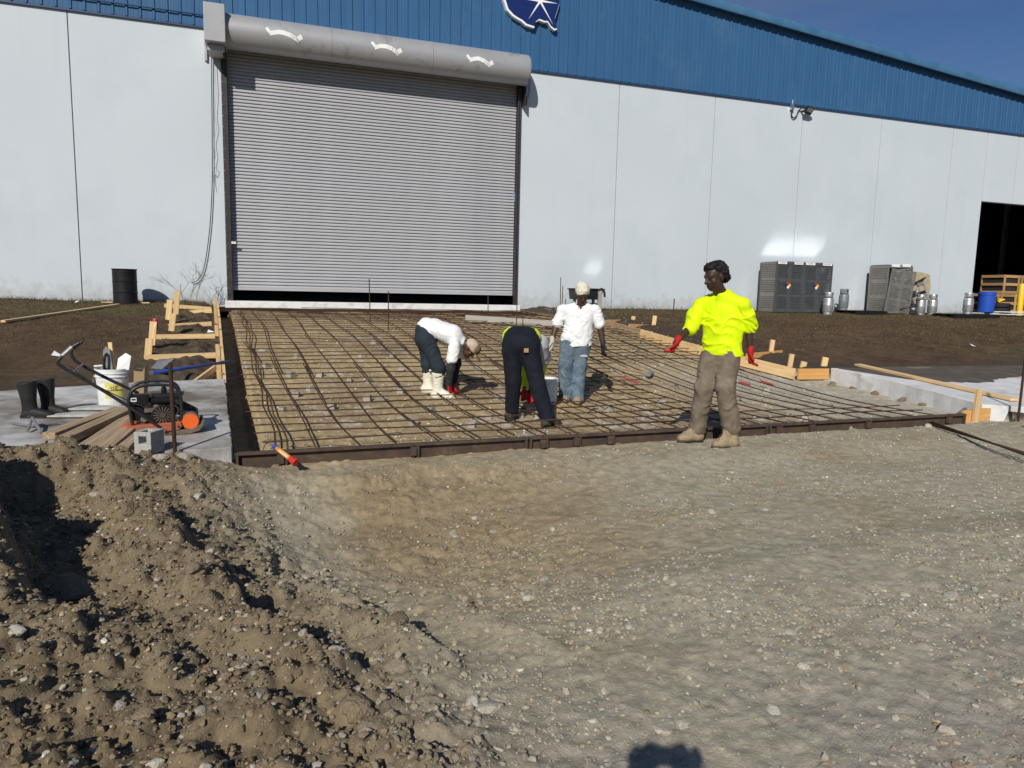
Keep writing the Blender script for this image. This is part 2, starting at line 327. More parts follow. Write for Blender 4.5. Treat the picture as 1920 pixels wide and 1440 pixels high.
def rough_h(X, Y, m):
    ru = rough_mask(X, Y); b = np.clip(ru+.42*np.exp(-((X-1.2)/1.1)**2-((Y-4.6)/1.0)**2)+.4*np.exp(-((Y-6.05)/.25)**2)*sst(3.2, 1.8, X)*sst(-.6, 0, X), 0, 1)
    r = b*(.055*fbm2(X*4, Y*4, 5, 21, .66)+clods(X, Y, .2, 31, .4)*.75+clods(X+3, Y, .085, 37, .6)*1.0)
    r = r+(.42+.58*b)*clods(X, Y+5, .042, 41, .5)*.85+(.45+.55*b)*clods(X+9, Y+2, .024, 43, .55)*.8+(.010+.006*b)*fbm2(X*11, Y*11, 3, 47, .7)+.010*fbm2(X*2.2, Y*3.1, 3, 51)
    return r
def ground_h(X, Y, detail=True):
    X = np.asarray(X, float); Y = np.asarray(Y, float)
    zn, m = near_h(X, Y)
    if detail: zn = zn+rough_h(X, Y, m)
    eL, eR = edgeL(Y), edgeR(Y)
    # inside the forms
    zi = prof(Y)-.085+(.018*fbm2(X*1.7, Y*1.7, 4, 61)+(clods(X, Y, .07, 63, .4)*.5+.01*fbm2(X*7, Y*7, 3, 66) if detail else 0))
    zi = zi-.24*sst(.34, .20, X-eL)
    # fields either side
    zf = field(Y)+.03*fbm2(X*.5, Y*.5, 3, 71)
    if detail: zf = zf+.018*fbm2(X*4, Y*4, 4, 73, .6)
    dl = eL-X
    heap = sst(0, .15, dl)*sst(1.6, .7, dl)*sst(10.4, 11, Y)*sst(20.7, 19.5, Y)
    zf = zf+heap*(.02+.11*fbm2(X*1.6, Y*1.1, 3, 81)+(.05*fbm2(X*5, Y*5, 3, 83, .6)+clods(X, Y, .13, 85, .5)*.6 if detail else 0))-.10*sst(.4, .1, dl)*sst(10.4, 10.8, Y)*(dl > 0)
    dr = X-eR
    hr = sst(0, .1, dr)*sst(1.5, .6, dr)*sst(10.4, 11.2, Y)
    zf = zf-.06*sst(.5, .1, dr)*(dr > 0)*sst(10.3, 10.8, Y)+hr*(.05*fbm2(X*1.6, Y*1.3, 3, 87)+(clods(X, Y, .12, 88, .5)*.5 if detail else 0))
    # soil stays below the two slabs
    us = (((X < eL) & (Y < 10.6)) | ((X > 9.3) & (Y < 10.45))) & (Y > 6.3)
    zf = np.where(us, np.minimum(zf, slabz(Y)-.07-.2*sst(6.9, 6.3, Y)), zf)
    ins = (X > eL) & (X < eR)
    zfar = np.where(ins, zi, zf)
    k = sst(6.55, 6.8, Y)
    z = zn*(1-k)+zfar*k
    hx = np.maximum(np.abs(X)-20, 0); far = sst(0, 30, np.maximum(hx, np.maximum(-2-Y, Y-60)))
    return z*(1-far)+np.where(Y < 5, .0, 1.0)*far
def gz(x, y): return float(ground_h(np.array([x]), np.array([y]))[0])
def ground_col(X, Y):
    n1 = fbm2(X*.9, Y*.9, 4, 101); n2 = fbm2(X*3.2, Y*3.2, 4, 103, .6); n3 = fbm2(X*.35, Y*.35, 3, 107)
    grey = np.array([.352, .318, .236]); brown = np.array([.182, .138, .083]); sand = np.array([.41, .31, .17]); tan_ = np.array([.32, .262, .166]); grass = np.array([.082, .050, .027])
    olive = np.array([.085, .075, .030]); mud = np.array([.058, .044, .032]); pale = np.array([.45, .38, .25]); lilac = np.array([.30, .270, .235])
    zn, m = near_h(X, Y)
    def mix(a, b, t): return a*(1-t[..., None])+b*t[..., None]
    b = np.clip(rough_mask(X, Y)*.95+.15*n1, 0, 1)
    t = np.clip(1.1*np.exp(-((X-1.5)/1.5)**2-((Y-5.0)/1.7)**2)+.5*sst(4.9, 6.2, Y)+.75*n1+.35*n2-.05, 0, 1)
    tan_ = mix(np.broadcast_to(tan_, X.shape+(3,)), np.array([.265, .2, .118]), np.clip(sst(3.2, .8, X)*sst(4.3, 5.2, Y)*(.8+n1)+.35*n2, 0, 1))
    cn = mix(mix(np.broadcast_to(grey, X.shape+(3,)), tan_, t), brown, b)
    cn = mix(cn, lilac, np.clip(sst(2.9, 1.8, Y)*(.5+n1)*(1-b), 0, 1))
    cn = mix(cn, pale, np.clip(sst(6.1, 6.6, Y)*(.25+n2*1.2)*sst(-.2, .6, X), 0, .8))
    ci = mix(np.broadcast_to(sand, X.shape+(3,)), np.array([.29, .215, .125]), np.clip(.3+n1*1.4, 0, 1))
    ci = mix(ci, np.array([.40, .36, .28]), np.clip(sst(5.5, 8.0, X)*sst(13, 10, Y)+.15*n2, 0, 1))
    ci = mix(ci, np.array([.26, .17, .10]), np.clip(sst(13.5, 17, Y)*(.35+n1), 0, .8))
    ci = mix(ci, np.array([.55, .52, .45]), np.clip(sst(.25, .7, n2+.3*n1)*.6, 0, 1))
    cf = mix(np.broadcast_to(grass, X.shape+(3,)), olive, np.clip(sst(15, 20, Y)*.8+n3*.8, 0, .9))
    cf = cf*(1+.55*n2+.25*n1)[..., None]
    eL, eR = edgeL(Y), edgeR(Y)
    d = np.where(X < eL, eL-X, X-eR)
    cf = mix(cf, mud, np.clip(sst(1.7+1.1*n1, .3, d)+sst(11.6+n1, 10.5, Y)*.8+.3*n1-.08, 0, 1))
    cf = mix(cf, brown*.75, np.clip(sst(1.6, .3, eL-X)*(X < eL)*(.35+n2), 0, 1))
    k = sst(6.55, 6.8, Y+.1*n2)
    return mix(cn, np.where(((X > eL) & (X < eR))[..., None], ci, cf), k)
def npmesh(name, V, F, mat, smooth=True):
    m = bpy.data.meshes.new(name); V = np.asarray(V, np.float32); F = np.asarray(F, np.int32); k = F.shape[1]
    m.vertices.add(len(V)); m.vertices.foreach_set('co', V.ravel()); m.loops.add(F.size); m.loops.foreach_set('vertex_index', F.ravel())
    m.polygons.add(len(F)); m.polygons.foreach_set('loop_start', np.arange(0, F.size, k, dtype=np.int32)); m.polygons.foreach_set('loop_total', np.full(len(F), k, np.int32))
    m.update(calc_edges=True); m.validate()
    m.polygons.foreach_set('use_smooth', np.full(len(F), smooth)); m.materials.append(mat); return m
def vcol(m, C, name='soil'):
    a = m.color_attributes.new(name, 'FLOAT_COLOR', 'POINT'); D = np.ones((len(C), 4), np.float32); D[:, :3] = C; a.data.foreach_set('color', D.ravel())
def soil_mat(name, bump, scales, var=.35, rough=.95):
    m = bpy.data.materials.new(name); m.use_nodes = True; n = m.node_tree; b = n.nodes['Principled BSDF']; ln = n.links.new
    b.inputs['Roughness'].default_value = rough; b.inputs['Specular IOR Level'].default_value = .2
    at = n.nodes.new('ShaderNodeAttribute'); at.attribute_name = 'soil'; tc = n.nodes.new('ShaderNodeTexCoord')
    nz = n.nodes.new('ShaderNodeTexNoise'); nz.inputs['Scale'].default_value = scales[0]; nz.inputs['Detail'].default_value = 9; nz.inputs['Roughness'].default_value = .72; ln(tc.outputs['Object'], nz.inputs[0])
    mr = n.nodes.new('ShaderNodeMapRange'); mr.inputs[1].default_value = .3; mr.inputs[2].default_value = .7; mr.inputs[3].default_value = 1-var; mr.inputs[4].default_value = 1+var; ln(nz.outputs[0], mr.inputs[0])
    hs = n.nodes.new('ShaderNodeHueSaturation'); ln(at.outputs[0], hs.inputs['Color']); ln(mr.outputs[0], hs.inputs['Value'])
    # light grains
    vo = n.nodes.new('ShaderNodeTexVoronoi'); vo.inputs['Scale'].default_value = scales[1]; ln(tc.outputs['Object'], vo.inputs[0])
    cr = n.nodes.new('ShaderNodeValToRGB'); cr.color_ramp.elements[0].position = .08; cr.color_ramp.elements[0].color = (1, 1, 1, 1); cr.color_ramp.elements[1].position = .2; cr.color_ramp.elements[1].color = (0, 0, 0, 1); ln(vo.outputs['Distance'], cr.inputs[0])
    sel = n.nodes.new('ShaderNodeSeparateColor'); ln(vo.outputs['Color'], sel.inputs[0])
    gt = n.nodes.new('ShaderNodeMath'); gt.operation = 'GREATER_THAN'; gt.inputs[1].default_value = .86; ln(sel.outputs[0], gt.inputs[0])
    mu = n.nodes.new('ShaderNodeMath'); mu.operation = 'MULTIPLY'; ln(gt.outputs[0], mu.inputs[0]); ln(cr.outputs[0], mu.inputs[1])
    mx = n.nodes.new('ShaderNodeMix'); mx.data_type = 'RGBA'; mx.inputs[7].default_value = (.50, .45, .36, 1); ln(mu.outputs[0], mx.inputs[0]); ln(hs.outputs[0], mx.inputs[6]); ln(mx.outputs[2], b.inputs['Base Color'])
    b2 = n.nodes.new('ShaderNodeTexNoise'); b2.inputs['Scale'].default_value = scales[2]; b2.inputs['Detail'].default_value = 7; b2.inputs['Roughness'].default_value = .68; ln(tc.outputs['Object'], b2.inputs[0])
    bp = n.nodes.new('ShaderNodeBump'); bp.inputs['Strength'].default_value = bump; bp.inputs['Distance'].default_value = .02; ln(b2.outputs[0], bp.inputs['Height']); ln(bp.outputs[0], b.inputs['Normal'])
    MT[name] = m; return m
soil_mat('soil', .55, (11, 60, 70))
# ------------------------------------------------------------------ ground sheet
def steps(segs):
    out = []
    for a, b, s0, s1 in segs:
        x = a
        while x < b-1e-6:
            out.append(x); t = (x-a)/(b-a); x += s0+(s1-s0)*t
    out.append(segs[-1][1]); return np.array(out)
gx = steps([(-600, -40, 120, 40), (-40, -9, 4, 1.0), (-9, -3, .3, .05), (-3, -1.6, .03, .018), (-1.6, 3.2, .0145, .0145), (3.2, 10.5, .022, .05), (10.5, 30, .12, .3), (30, 60, 1, 6), (60, 600, 40, 120)])
gy = steps([(-600, -30, 120, 30), (-30, 0, 3, .5), (0, 1.4, .1, .04), (1.4, 7.2, .0115, .028), (7.2, 13, .032, .06), (13, 21.5, .065, .12), (21.5, 60, 2, 8), (60, 700, 40, 140)])
GX, GY = np.meshgrid(gx, gy)
GZ = ground_h(GX, GY); GC = ground_col(GX, GY)
ny, nx = GX.shape; ii = np.arange((ny-1)*(nx-1)); r_, c_ = ii//(nx-1), ii % (nx-1); i0 = r_*nx+c_
gm = npmesh('ground', np.stack([GX.ravel(), GY.ravel(), GZ.ravel()], 1), np.stack([i0, i0+1, i0+nx+1, i0+nx], 1), MT['soil'])
vcol(gm, GC.reshape(-1, 3)); GROUND = bpy.data.objects.new('ground', gm); link(GROUND); GROUND['kind'] = 'structure'
# ------------------------------------------------------------------ pebbles and stones
def ico(sub):
    bm = bmesh.new(); bmesh.ops.create_icosphere(bm, subdivisions=sub, radius=1); V = np.array([v.co[:] for v in bm.verts]); F = np.array([[v.index for v in f.verts] for f in bm.faces]); bm.free(); return V, F
def rotmats(n):
    q = RNG.normal(size=(n, 4)); q /= np.linalg.norm(q, axis=1)[:, None]; a, b, c, d = q.T
    return np.stack([np.stack([1-2*(c*c+d*d), 2*(b*c-a*d), 2*(b*d+a*c)], 1), np.stack([2*(b*c+a*d), 1-2*(b*b+d*d), 2*(c*d-a*b)], 1), np.stack([2*(b*d-a*c), 2*(c*d+a*b), 1-2*(b*b+c*c)], 1)], 1)
def scatter(name, XY, S, C, sub, flat=.62, sink=.25, parent=None):
    n = len(XY); V, F = ico(sub); sh = []
    for k in range(12):
        d = 1+.5*(RNG.random(len(V))-.5); P = V*d[:, None]
        for _ in range(5):                                   # facets
            a = RNG.normal(size=3); a /= np.linalg.norm(a); t = P@a; lim = RNG.uniform(.5, .8); P = P-np.where(t > lim, t-lim, 0)[:, None]*a
        sh.append(P*np.array([1, RNG.uniform(.65, 1), RNG.uniform(.5, .85)]))
    sh = np.array(sh); k = RNG.integers(0, 12, n); M = rotmats(n)
    P = np.einsum('nij,nvj->nvi', M, sh[k])*S[:, None, None]; P[..., 2] *= flat
    Z = ground_h(XY[:, 0], XY[:, 1]); P += np.stack([XY[:, 0], XY[:, 1], Z+S*(flat*.55-sink)], 1)[:, None]
    Fa = (F[None]+(np.arange(n)*len(V))[:, None, None]).reshape(-1, 3)
    m = npmesh(name, P.reshape(-1, 3), Fa, MT['pebble'], smooth=False); vcol(m, np.repeat(C, len(V), 0)); o = bpy.data.objects.new(name, m); link(o, parent); o['kind'] = 'stuff'; return o
soil_mat('pebble', .3, (30, 200, 120), var=.25, rough=.85)
PAL = np.array([[.40, .375, .32], [.33, .305, .26], [.48, .44, .36], [.42, .32, .2], [.32, .235, .145], [.68, .65, .57], [.27, .265, .255], [.29, .215, .135]])
def pcol(n, w): return PAL[RNG.choice(len(PAL), n, p=np.array(w)/sum(w))]*RNG.uniform(.8, 1.15, (n, 1))
def spots(n, x0, x1, y0, y1, patch=True):
    P = []
    while len(P) < n:
        X = RNG.uniform(x0, x1, n*2); Y = y0+(y1-y0)*RNG.random(n*2)**1.5
        zz, m = near_h(X, Y); keep = RNG.random(n*2) < np.clip(.3+1.1*fbm2(X*1.3, Y*1.9, 4, 201)+.45*m, .05, 1) if patch else np.ones(n*2, bool)
        P += list(zip(X[keep], Y[keep]))
    return np.array(P[:n])
for nm, n, lo, hi, sub in (('gravel', 26000, .003, .009, 1), ('gravel', 5500, .008, .02, 2)):
    p = spots(n, -2.6, 5.4, 1.5, 6.4); s = lo*(hi/lo)**RNG.random(n); _, mm = near_h(p[:, 0], p[:, 1])
    c = np.where((RNG.random(n) < mm*.6)[:, None], pcol(n, [2, 1, 2, 4, 5, 1.6, 1.5, 4]), pcol(n, [5, 6, 1.2, 4, 3, .4, 2.5, 3])*.92); scatter(nm, p, s, c, sub)
p = spots(60000, -2.6, 2.4, 1.6, 6.4, patch=False); zz_, mm = near_h(p[:, 0], p[:, 1]); p = p[RNG.random(len(p)) < np.clip(rough_mask(p[:, 0], p[:, 1])*1.1+.3*np.exp(-((p[:, 0]-.8)/1.2)**2-((p[:, 1]-4.2)/1.4)**2), .04, 1)][:23000]
n = len(p); s = .005*(5.0)**(RNG.random(n)**1.8); cc = ground_col(p[:, 0], p[:, 1])*RNG.uniform(.8, 1.25, (n, 1)); scatter('soil_crumbs', p, s, cc, 1, flat=.8, sink=.2)
p = spots(5000, .8, 7.0, 2.2, 6.4); scatter('gravel', p, .006*2.6**RNG.random(5000), np.clip(ground_col(p[:, 0], p[:, 1])*RNG.uniform(.85, 1.35, (5000, 1)), 0, .7), 1, sink=.22)
p = np.stack([RNG.uniform(4.5, 9, 2600), RNG.uniform(2.5, 6.6, 2600)], 1); scatter('gravel', p, RNG.uniform(.005, .016, 2600), pcol(2600, [5, 4, 3, 2, 1, 2, 3, 1]), 1)
p = np.stack([RNG.uniform(-.1, 9, 2600), 7.1+13*RNG.random(2600)**1.6], 1); scatter('gravel', p, RNG.uniform(.008, .026, 2600), pcol(2600, [4, 1, 5, 3, 1, 5, 1, 1]), 1)
# stones one can pick out
def stone_mesh(k, mat, sub=3, rough=.16):
    V, F = ico(sub); n = fbm2(V[:, 0]*1.3+k*9.1, V[:, 1]*1.3+V[:, 2]*1.7, 3, 300+k); P = V*(1+rough*1.6*n)[:, None]
    for _ in range(7):
        a = RNG.normal(size=3); a /= np.linalg.norm(a); t = P@a; lim = RNG.uniform(.55, .85); P = P-np.where(t > lim, (t-lim)*.9, 0)[:, None]*a
    P *= np.array([1, RNG.uniform(.65, .95), RNG.uniform(.5, .75)]); return npmesh('stone', P, F, MT[mat], smooth=(mat == 'clod'))
STONES = [stone_mesh(k, 'rock', 2) for k in range(10)]; CLODS = [stone_mesh(k+20, 'clod', 3, .3) for k in range(8)]
def put_stone(x, y, s, meshes, name='stone', parent=None, sink=.25, label=None, cat=None, group=None):
    o = bpy.data.objects.new(name, random.choice(meshes))
    M = Matrix.Translation((x, y, gz(x, y)+s*(.5-sink-.15))) @ Matrix.Rotation(random.uniform(0, 6.28), 4, 'Z') @ Matrix.Rotation(random.uniform(-.3, .3), 4, 'X') @ Matrix.Diagonal((s, s, s, 1))
    link(o, parent, M)
    if label: tag(o, label, cat, group)
    return o
for x, y in spots(190, -1.6, 4.2, 1.6, 5.6): put_stone(x, y, .014+.026*random.random()**2, STONES, parent=GROUND, sink=.3)
for x, y in spots(420, -2.2, 2.2, 1.8, 6.0):
    if rough_mask(np.array([x]), np.array([y]))[0] > .5 and random.random() < .5: put_stone(x, y, .018+.05*random.random()**2, CLODS, name='clod', parent=GROUND, sink=.35)
# ------------------------------------------------------------------ warehouse
WY = 20.9; BASE = 1.0; FLOOR = 1.17; WTOP = 8.2; PEAKX = 7.7; SLOPE = .0845
def roofz(x): return 10.97+SLOPE*(12.79-7.7)-SLOPE*abs(x-PEAKX)
WH = thing('warehouse', 'large pale grey warehouse with a blue ribbed metal gable', 'building', (7.7, WY, FLOOR))
seams = [-22.0, -18.47, -14.94, -11.41, -7.88, -4.36, -.9]
def panel(x0, x1, z0, z1): world_part(MB().box(((x0+x1)/2, WY+.11, (z0+z1)/2), (x1-x0-.022, .22, z1-z0)), 'wall_panel', 'wall_paint', WH, bevel=.006)
for a, b in zip(seams, seams[1:]): panel(a, b, BASE, WTOP)
panel(-.9, 7.36, 7.72, WTOP)
right = [7.36, 10.69, 14.22, 17.78, 21.31, 24.82]
for a, b in zip(right, right[1:]): panel(a, b, BASE, WTOP)
panel(24.82, 26.62, BASE, WTOP); panel(26.62, 28.3, 5.5, WTOP); panel(28.3, 31.6, 5.5, WTOP)
for a, b in ((31.6, 35.3), (35.3, 38.8), (38.8, 42.3), (42.3, 45.5)): panel(a, b, BASE, WTOP)
mb = MB()
for a, b in ((-22, -1.0), (7.46, 26.72)): mb.box(((a+b)/2, WY+.26, (BASE+WTOP)/2), (b-a, .06, WTOP-BASE))
world_part(mb, 'joint_backing', 'joint', WH)
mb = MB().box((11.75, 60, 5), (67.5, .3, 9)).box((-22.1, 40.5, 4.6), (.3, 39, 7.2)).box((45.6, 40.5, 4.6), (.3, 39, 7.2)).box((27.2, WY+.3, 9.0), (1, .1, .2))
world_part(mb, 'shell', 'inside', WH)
world_part(MB().box((11.75, 40.6, FLOOR-.15), (67.0, 39.0, .3)), 'floor_slab', 'concrete_raw', WH)
rf = MB()
for s in (-1, 1):
    e = PEAKX+s*38.5
    rf.add([(PEAKX, WY-.25, roofz(PEAKX)+.05), (e, WY-.25, roofz(e)+.05), (e, 60.4, roofz(e)+.05), (PEAKX, 60.4, roofz(PEAKX)+.05), (PEAKX, WY-.25, roofz(PEAKX)-.0), (e, WY-.25, roofz(e)), (e, 60.4, roofz(e)), (PEAKX, 60.4, roofz(PEAKX))], [(0, 1, 2, 3), (7, 6, 5, 4), (0, 4, 5, 1), (1, 5, 6, 2), (2, 6, 7, 3)])
world_part(rf, 'roof', 'roof', WH)
# ribbed sheets of the gable, three ribs each
CW = .915
def sheet(x0):
    mb = MB(); pr = []
    for k in range(3):
        a = x0+k*CW/3; pr += [(a, 0), (a+.02, -.03), (a+.06, -.03), (a+.08, 0), (a+.16, 0), (a+.165, -.004), (a+.185, -.004), (a+.19, 0)]
    pr.append((x0+CW-.003, 0)); y0 = WY-.045+random.uniform(-.003, .003)
    vs = []; k = len(pr)
    for x, dy in pr: vs.append((x, y0+dy, WTOP-.03))
    for x, dy in pr: vs.append((x, y0+dy, roofz(x)-.02))
    for x, dy in pr: vs.append((x, y0+.02, WTOP-.03))
    fs = [(i, i+1, k+i+1, k+i) for i in range(k-1)]+[(i, 2*k+i, 2*k+i+1, i+1) for i in range(k-1)]
    mb.add(vs, fs); world_part(mb, 'cladding_sheet', 'blue_metal', WH)
x = -22.0
while x < 44.5: sheet(x); x += CW
world_part(MB().box((11.5, WY-.028, WTOP-.055), (67, .055, .06)), 'drip_flashing', 'blue_dark', WH)
mb = MB()
for s in (-1, 1):
    e = PEAKX+s*36; mb.prism([(-.30, -.16), (-.33, -.10), (-.33, .05), (-.27, .11), (-.17, .13), (-.05, .12), (.02, .06), (.02, -.10), (-.22, -.10), (-.24, -.16)],
                             lambda u, v, t, e=e: (PEAKX+(e-PEAKX)*t, WY+u, roofz(PEAKX+(e-PEAKX)*t)+v), 0, 1)
world_part(mb, 'rake_trim', 'rake_blue', WH, auto=True)
world_part(MB().tube([(-9, WY-.1, 8.42), (-1.25, WY-.1, 8.42)], .018, 8), 'conduit', 'blue_dark', WH)
def stain(poly, mat, name='patch'): world_part(MB().prism(poly, lambda u, v, t: (u, WY-.003-t, v), 0, .002), name, mat, WH)
a = onY(1712, 508, WY); b = onY(1741, 560, WY); o = random.Random(3)
stain([(a[0], a[2]), (a[0]+.5, a[2]-.05), (b[0]-.05, a[2]-.12), (b[0]+.06, a[2]-.6), (b[0], b[2]), (a[0]+.3, b[2]-.1), (a[0], b[2])], 'tan_stain', 'raw_patch')
# white strip footing at the threshold of the door
THR = MB().box((3.2, 20.63, 1.08), (8.3, .52, .19)); thr = THR.build('door_sill', 'white_sill', bevel=.012); tag(thr, kind='structure')
# ------------------------------------------------------------------ rolling steel door
RD = thing('rolling_door', 'large grey rolling steel shutter with the round hood above it', 'door', (3.2, WY, FLOOR))
sm = MB(); pitch = .0885
sp = [(.012, .0), (-.026, .002), (-.030, .010), (-.029, .030), (-.022, .050), (-.008, .068), (.008, .0765), (.012, .0865), (.02, .0865), (.02, 0)]
sm.prism(sp, lambda u, v, t: (t, u, v), -4.03, 4.03); slat = sm.mesh('slat'); slat.materials.append(MT['shutter'])
for k in range(71):
    o = bpy.data.objects.new('slat', slat); link(o, RD, Matrix.Translation((3.26, 20.97+random.uniform(-.002, .002), 1.53+k*pitch)))
world_part(MB().box((3.26, 20.965, 1.495), (8.06, .05, .07)), 'bottom_bar', 'shutter', RD, bevel=.008)
for x, d in ((-.83, .15), (7.33, .085)):
    world_part(MB().box((x, 20.83, 4.45), (d, .13, 6.6)).box((x+(.05 if x < 0 else -.03), 20.755, 4.45), (.035, .035, 6.58)), 'guide_rail', 'dark_steel', RD, bevel=.006)
rng_b = MB()
for k in range(22): rng_b.cyl((-.885, 20.77, 1.5+k*.28), (-.885, 20.755, 1.5+k*.28), .012, n=8)
world_part(rng_b, 'bolt_row', 'galv', RD)
HC = (20.45, 7.98); HR = .425
hp = [(WY-.003, HC[1]+HR-.02), (HC[0]+.1, HC[1]+HR)]+[(HC[0]+HR*math.cos(t), HC[1]+HR*math.sin(t)) for t in np.linspace(math.pi*.5, math.pi*1.42, 28)]
hp += [(HC[0]+.02, HC[1]-HR+.005), (HC[0]+.02, HC[1]-HR+.02)]
hp += [(HC[0]+(HR-.012)*math.cos(t), HC[1]+(HR-.012)*math.sin(t)) for t in np.linspace(math.pi*1.40, math.pi*.5, 24)]+[(WY-.003, HC[1]+HR-.035)]
hood = None
cuts = [-.74, 1.85, 4.55, 7.38]
for a, b in zip(cuts, cuts[1:]):
    hood = world_part(MB().prism(hp, lambda u, v, t, a=a, b=b: (a+(b-a-.006)*t, u, v), 0, 1), 'hood', 'hood', RD, auto=True)
    c0 = {(-.74): 533, 1.85: 725, 4.55: 900}[a]; cx = onY(c0, {533: 70, 725: 95, 900: 117}[c0], 20.03)[0]; hw = {533: .44, 725: .40, 900: .38}[c0]
    tm = MB()
    def hs(x, s): # s: height along the curve of the hood, from its front line
        t = math.pi-s/HR; return (x, HC[0]+(HR+.004)*math.cos(t), HC[1]+(HR+.004)*math.sin(t))
    n = 14; vs = []; sk = -.04
    for i in range(n+1):
        u = -1+2*i/n; base = .10*(1-u*u)-.08+random.uniform(-.006, .006); x = cx+u*hw*.78
        vs += [hs(x, base+.055+sk*u), hs(x, base-.055+sk*u)]
    tm.add(vs, [(2*i, 2*i+1, 2*i+3, 2*i+2) for i in range(n)])
    for s in (-1, 1):
        x = cx+s*hw*.88; tm.add([hs(x-.07, .02+sk*s), hs(x-.03*s, -.09+sk*s), hs(x+.075, -.03+sk*s), hs(x+.02*s, .075+sk*s)], [(0, 1, 2, 3)])
    o = world_part(tm, 'tape', 'tape', hood); o['label'] = 'white curved strip of tape with a square tab at each end'
world_part(MB().prism([(math.cos(t)*HR*.99+HC[0], math.sin(t)*HR*.99+HC[1]) for t in np.linspace(0, 2*math.pi, 32)[:-1]], lambda u, v, t: (7.385+.02*t, u, v), 0, 1), 'end_plate', 'hood', RD)
world_part(MB().box((7.44, 20.72, 7.45), (.03, .34, .75)).box((7.50, 20.82, 7.25), (.14, .1, .25)), 'bracket', 'dark_steel', RD)
world_part(MB().box((-.985, 20.36, 8.0), (.49, .92, .9)), 'motor_cover', 'hood', RD, bevel=.012)
world_part(MB().box((-1.26, 20.86, 7.95), (.06, .06, 1.25)).box((-.98, 20.45, 7.47), (.4, .6, .14)), 'mounting_plate', 'shutter', RD)
world_part(MB().box((-.79, 20.5, 7.6), (.06, .5, .5)), 'side_bracket', 'dark_steel', RD)
world_part(MB().tube([(7.66, WY-.05, 8.16), (7.67, WY-.06, 7.5), (7.65, WY-.06, 7.38), (7.58, WY-.06, 7.36)], .018, 8), 'conduit', 'galv', RD)
p = onY(436, 455, 20.75); world_part(MB().box((p[0]-.0, 20.73, p[2]), (.05, .02, .06)).box((p[0]+.06, 20.73, p[2]), (.05, .02, .06)), 'sticker', 'paper', RD)
# hanging control cable
def pw(pts, Y): return [tuple(onY(x, y, Y)) for x, y in pts]
def spline(pts, n=6):
    P = [Vector(p) for p in pts]; P = [P[0]]+P+[P[-1]]; out = []
    for i in range(1, len(P)-2):
        for j in range(n):
            t = j/n; a, b, c, d = P[i-1], P[i], P[i+1], P[i+2]
            out.append(.5*((2*b)+(c-a)*t+(2*a-5*b+4*c-d)*t*t+(3*b-3*c+d-a)*t**3))
    out.append(P[-2]); return out
cb = MB().tube(spline(pw([(397, 88), (397, 160), (398, 260), (398, 340), (394, 420), (386, 485), (378, 515), (368, 527), (359, 530)], WY-.06)), .0115, 8).build('hanging_cable', 'cable', smooth=True)
tag(cb, 'black cable hanging from the shutter motor down the wall', 'cable')
st = MB().tube(spline(pw([(401, 100), (405, 170), (403, 215), (406, 240), (401, 265), (404, 290), (401, 310), (407, 318), (403, 328), (400, 322), (400, 340), (402, 355)], WY-.08)), .006, 6).build('pull_string', 'string', smooth=True)
tag(st, 'thin wavy grey string dangling beside the black cable', 'string')
# ------------------------------------------------------------------ gable sign
SG = thing('gable_sign', 'dark blue sign with a white edge and white star on the gable', 'sign', tuple(onY(1000, 20, WY-.2)))
sp_ = [(912, -20), (914, 5), (930, 55), (960, 88), (985, 105), (1012, 120), (1036, 142), (1060, 150), (1085, 158), (1090, 128), (1110, 113), (1140, 125), (1160, 126), (1178, 155), (1200, 172), (1213, 166), (1200, 110), (1216, 60), (1226, 25), (1222, -20)]
pts = [(onY(640+x/3, y/3, WY-.2)[0], onY(640+x/3, y/3, WY-.2)[2]) for x, y in sp_]
xl, xr, zt = pts[0][0], pts[-1][0], pts[0][1]
poly = pts+[(xr-.05, zt+.9), (xr-.35, zt+1.15), (xl+.45, zt+1.2), (xl+.02, zt+.75)]
cx_ = sum(p[0] for p in poly)/len(poly); cz_ = sum(p[1] for p in poly)/len(poly)
world_part(MB().prism(poly, lambda u, v, t: (u, WY-.06-.14*t, v), 0, 1), 'edge', 'sign_white', SG)
world_part(MB().prism([(cx_+(u-cx_)*.965+.02, cz_+(v-cz_)*.965+.035) for u, v in poly], lambda u, v, t: (u, WY-.198-.012*t, v), 0, 1), 'face', 'sign_blue', SG)
sc = onY(1012.6, 2, WY-.215); star = []
tips = [(980, -2), (1046, 7), (1037, 47), (991, 36)]
tp = [(onY(x, y, WY-.215)[0], onY(x, y, WY-.215)[2]) for x, y in tips]
order = [tp[0], (sc[0]+.03, sc[2]+1.1), tp[1], tp[2], tp[3]]
for i in range(5):
    a, b = order[i], order[(i+1) % 5]; star.append(a); d = ((a[0]-sc[0])/math.dist(a, (sc[0], sc[2]))+(b[0]-sc[0])/math.dist(b, (sc[0], sc[2])), (a[1]-sc[2])/math.dist(a, (sc[0], sc[2]))+(b[1]-sc[2])/math.dist(b, (sc[0], sc[2])))
    l = math.hypot(*d); star.append((sc[0]+d[0]/l*.06, sc[2]+d[1]/l*.06))
world_part(MB().prism(star, lambda u, v, t: (u, WY-.213-.012*t, v), 0, 1), 'star', 'sign_white', SG)
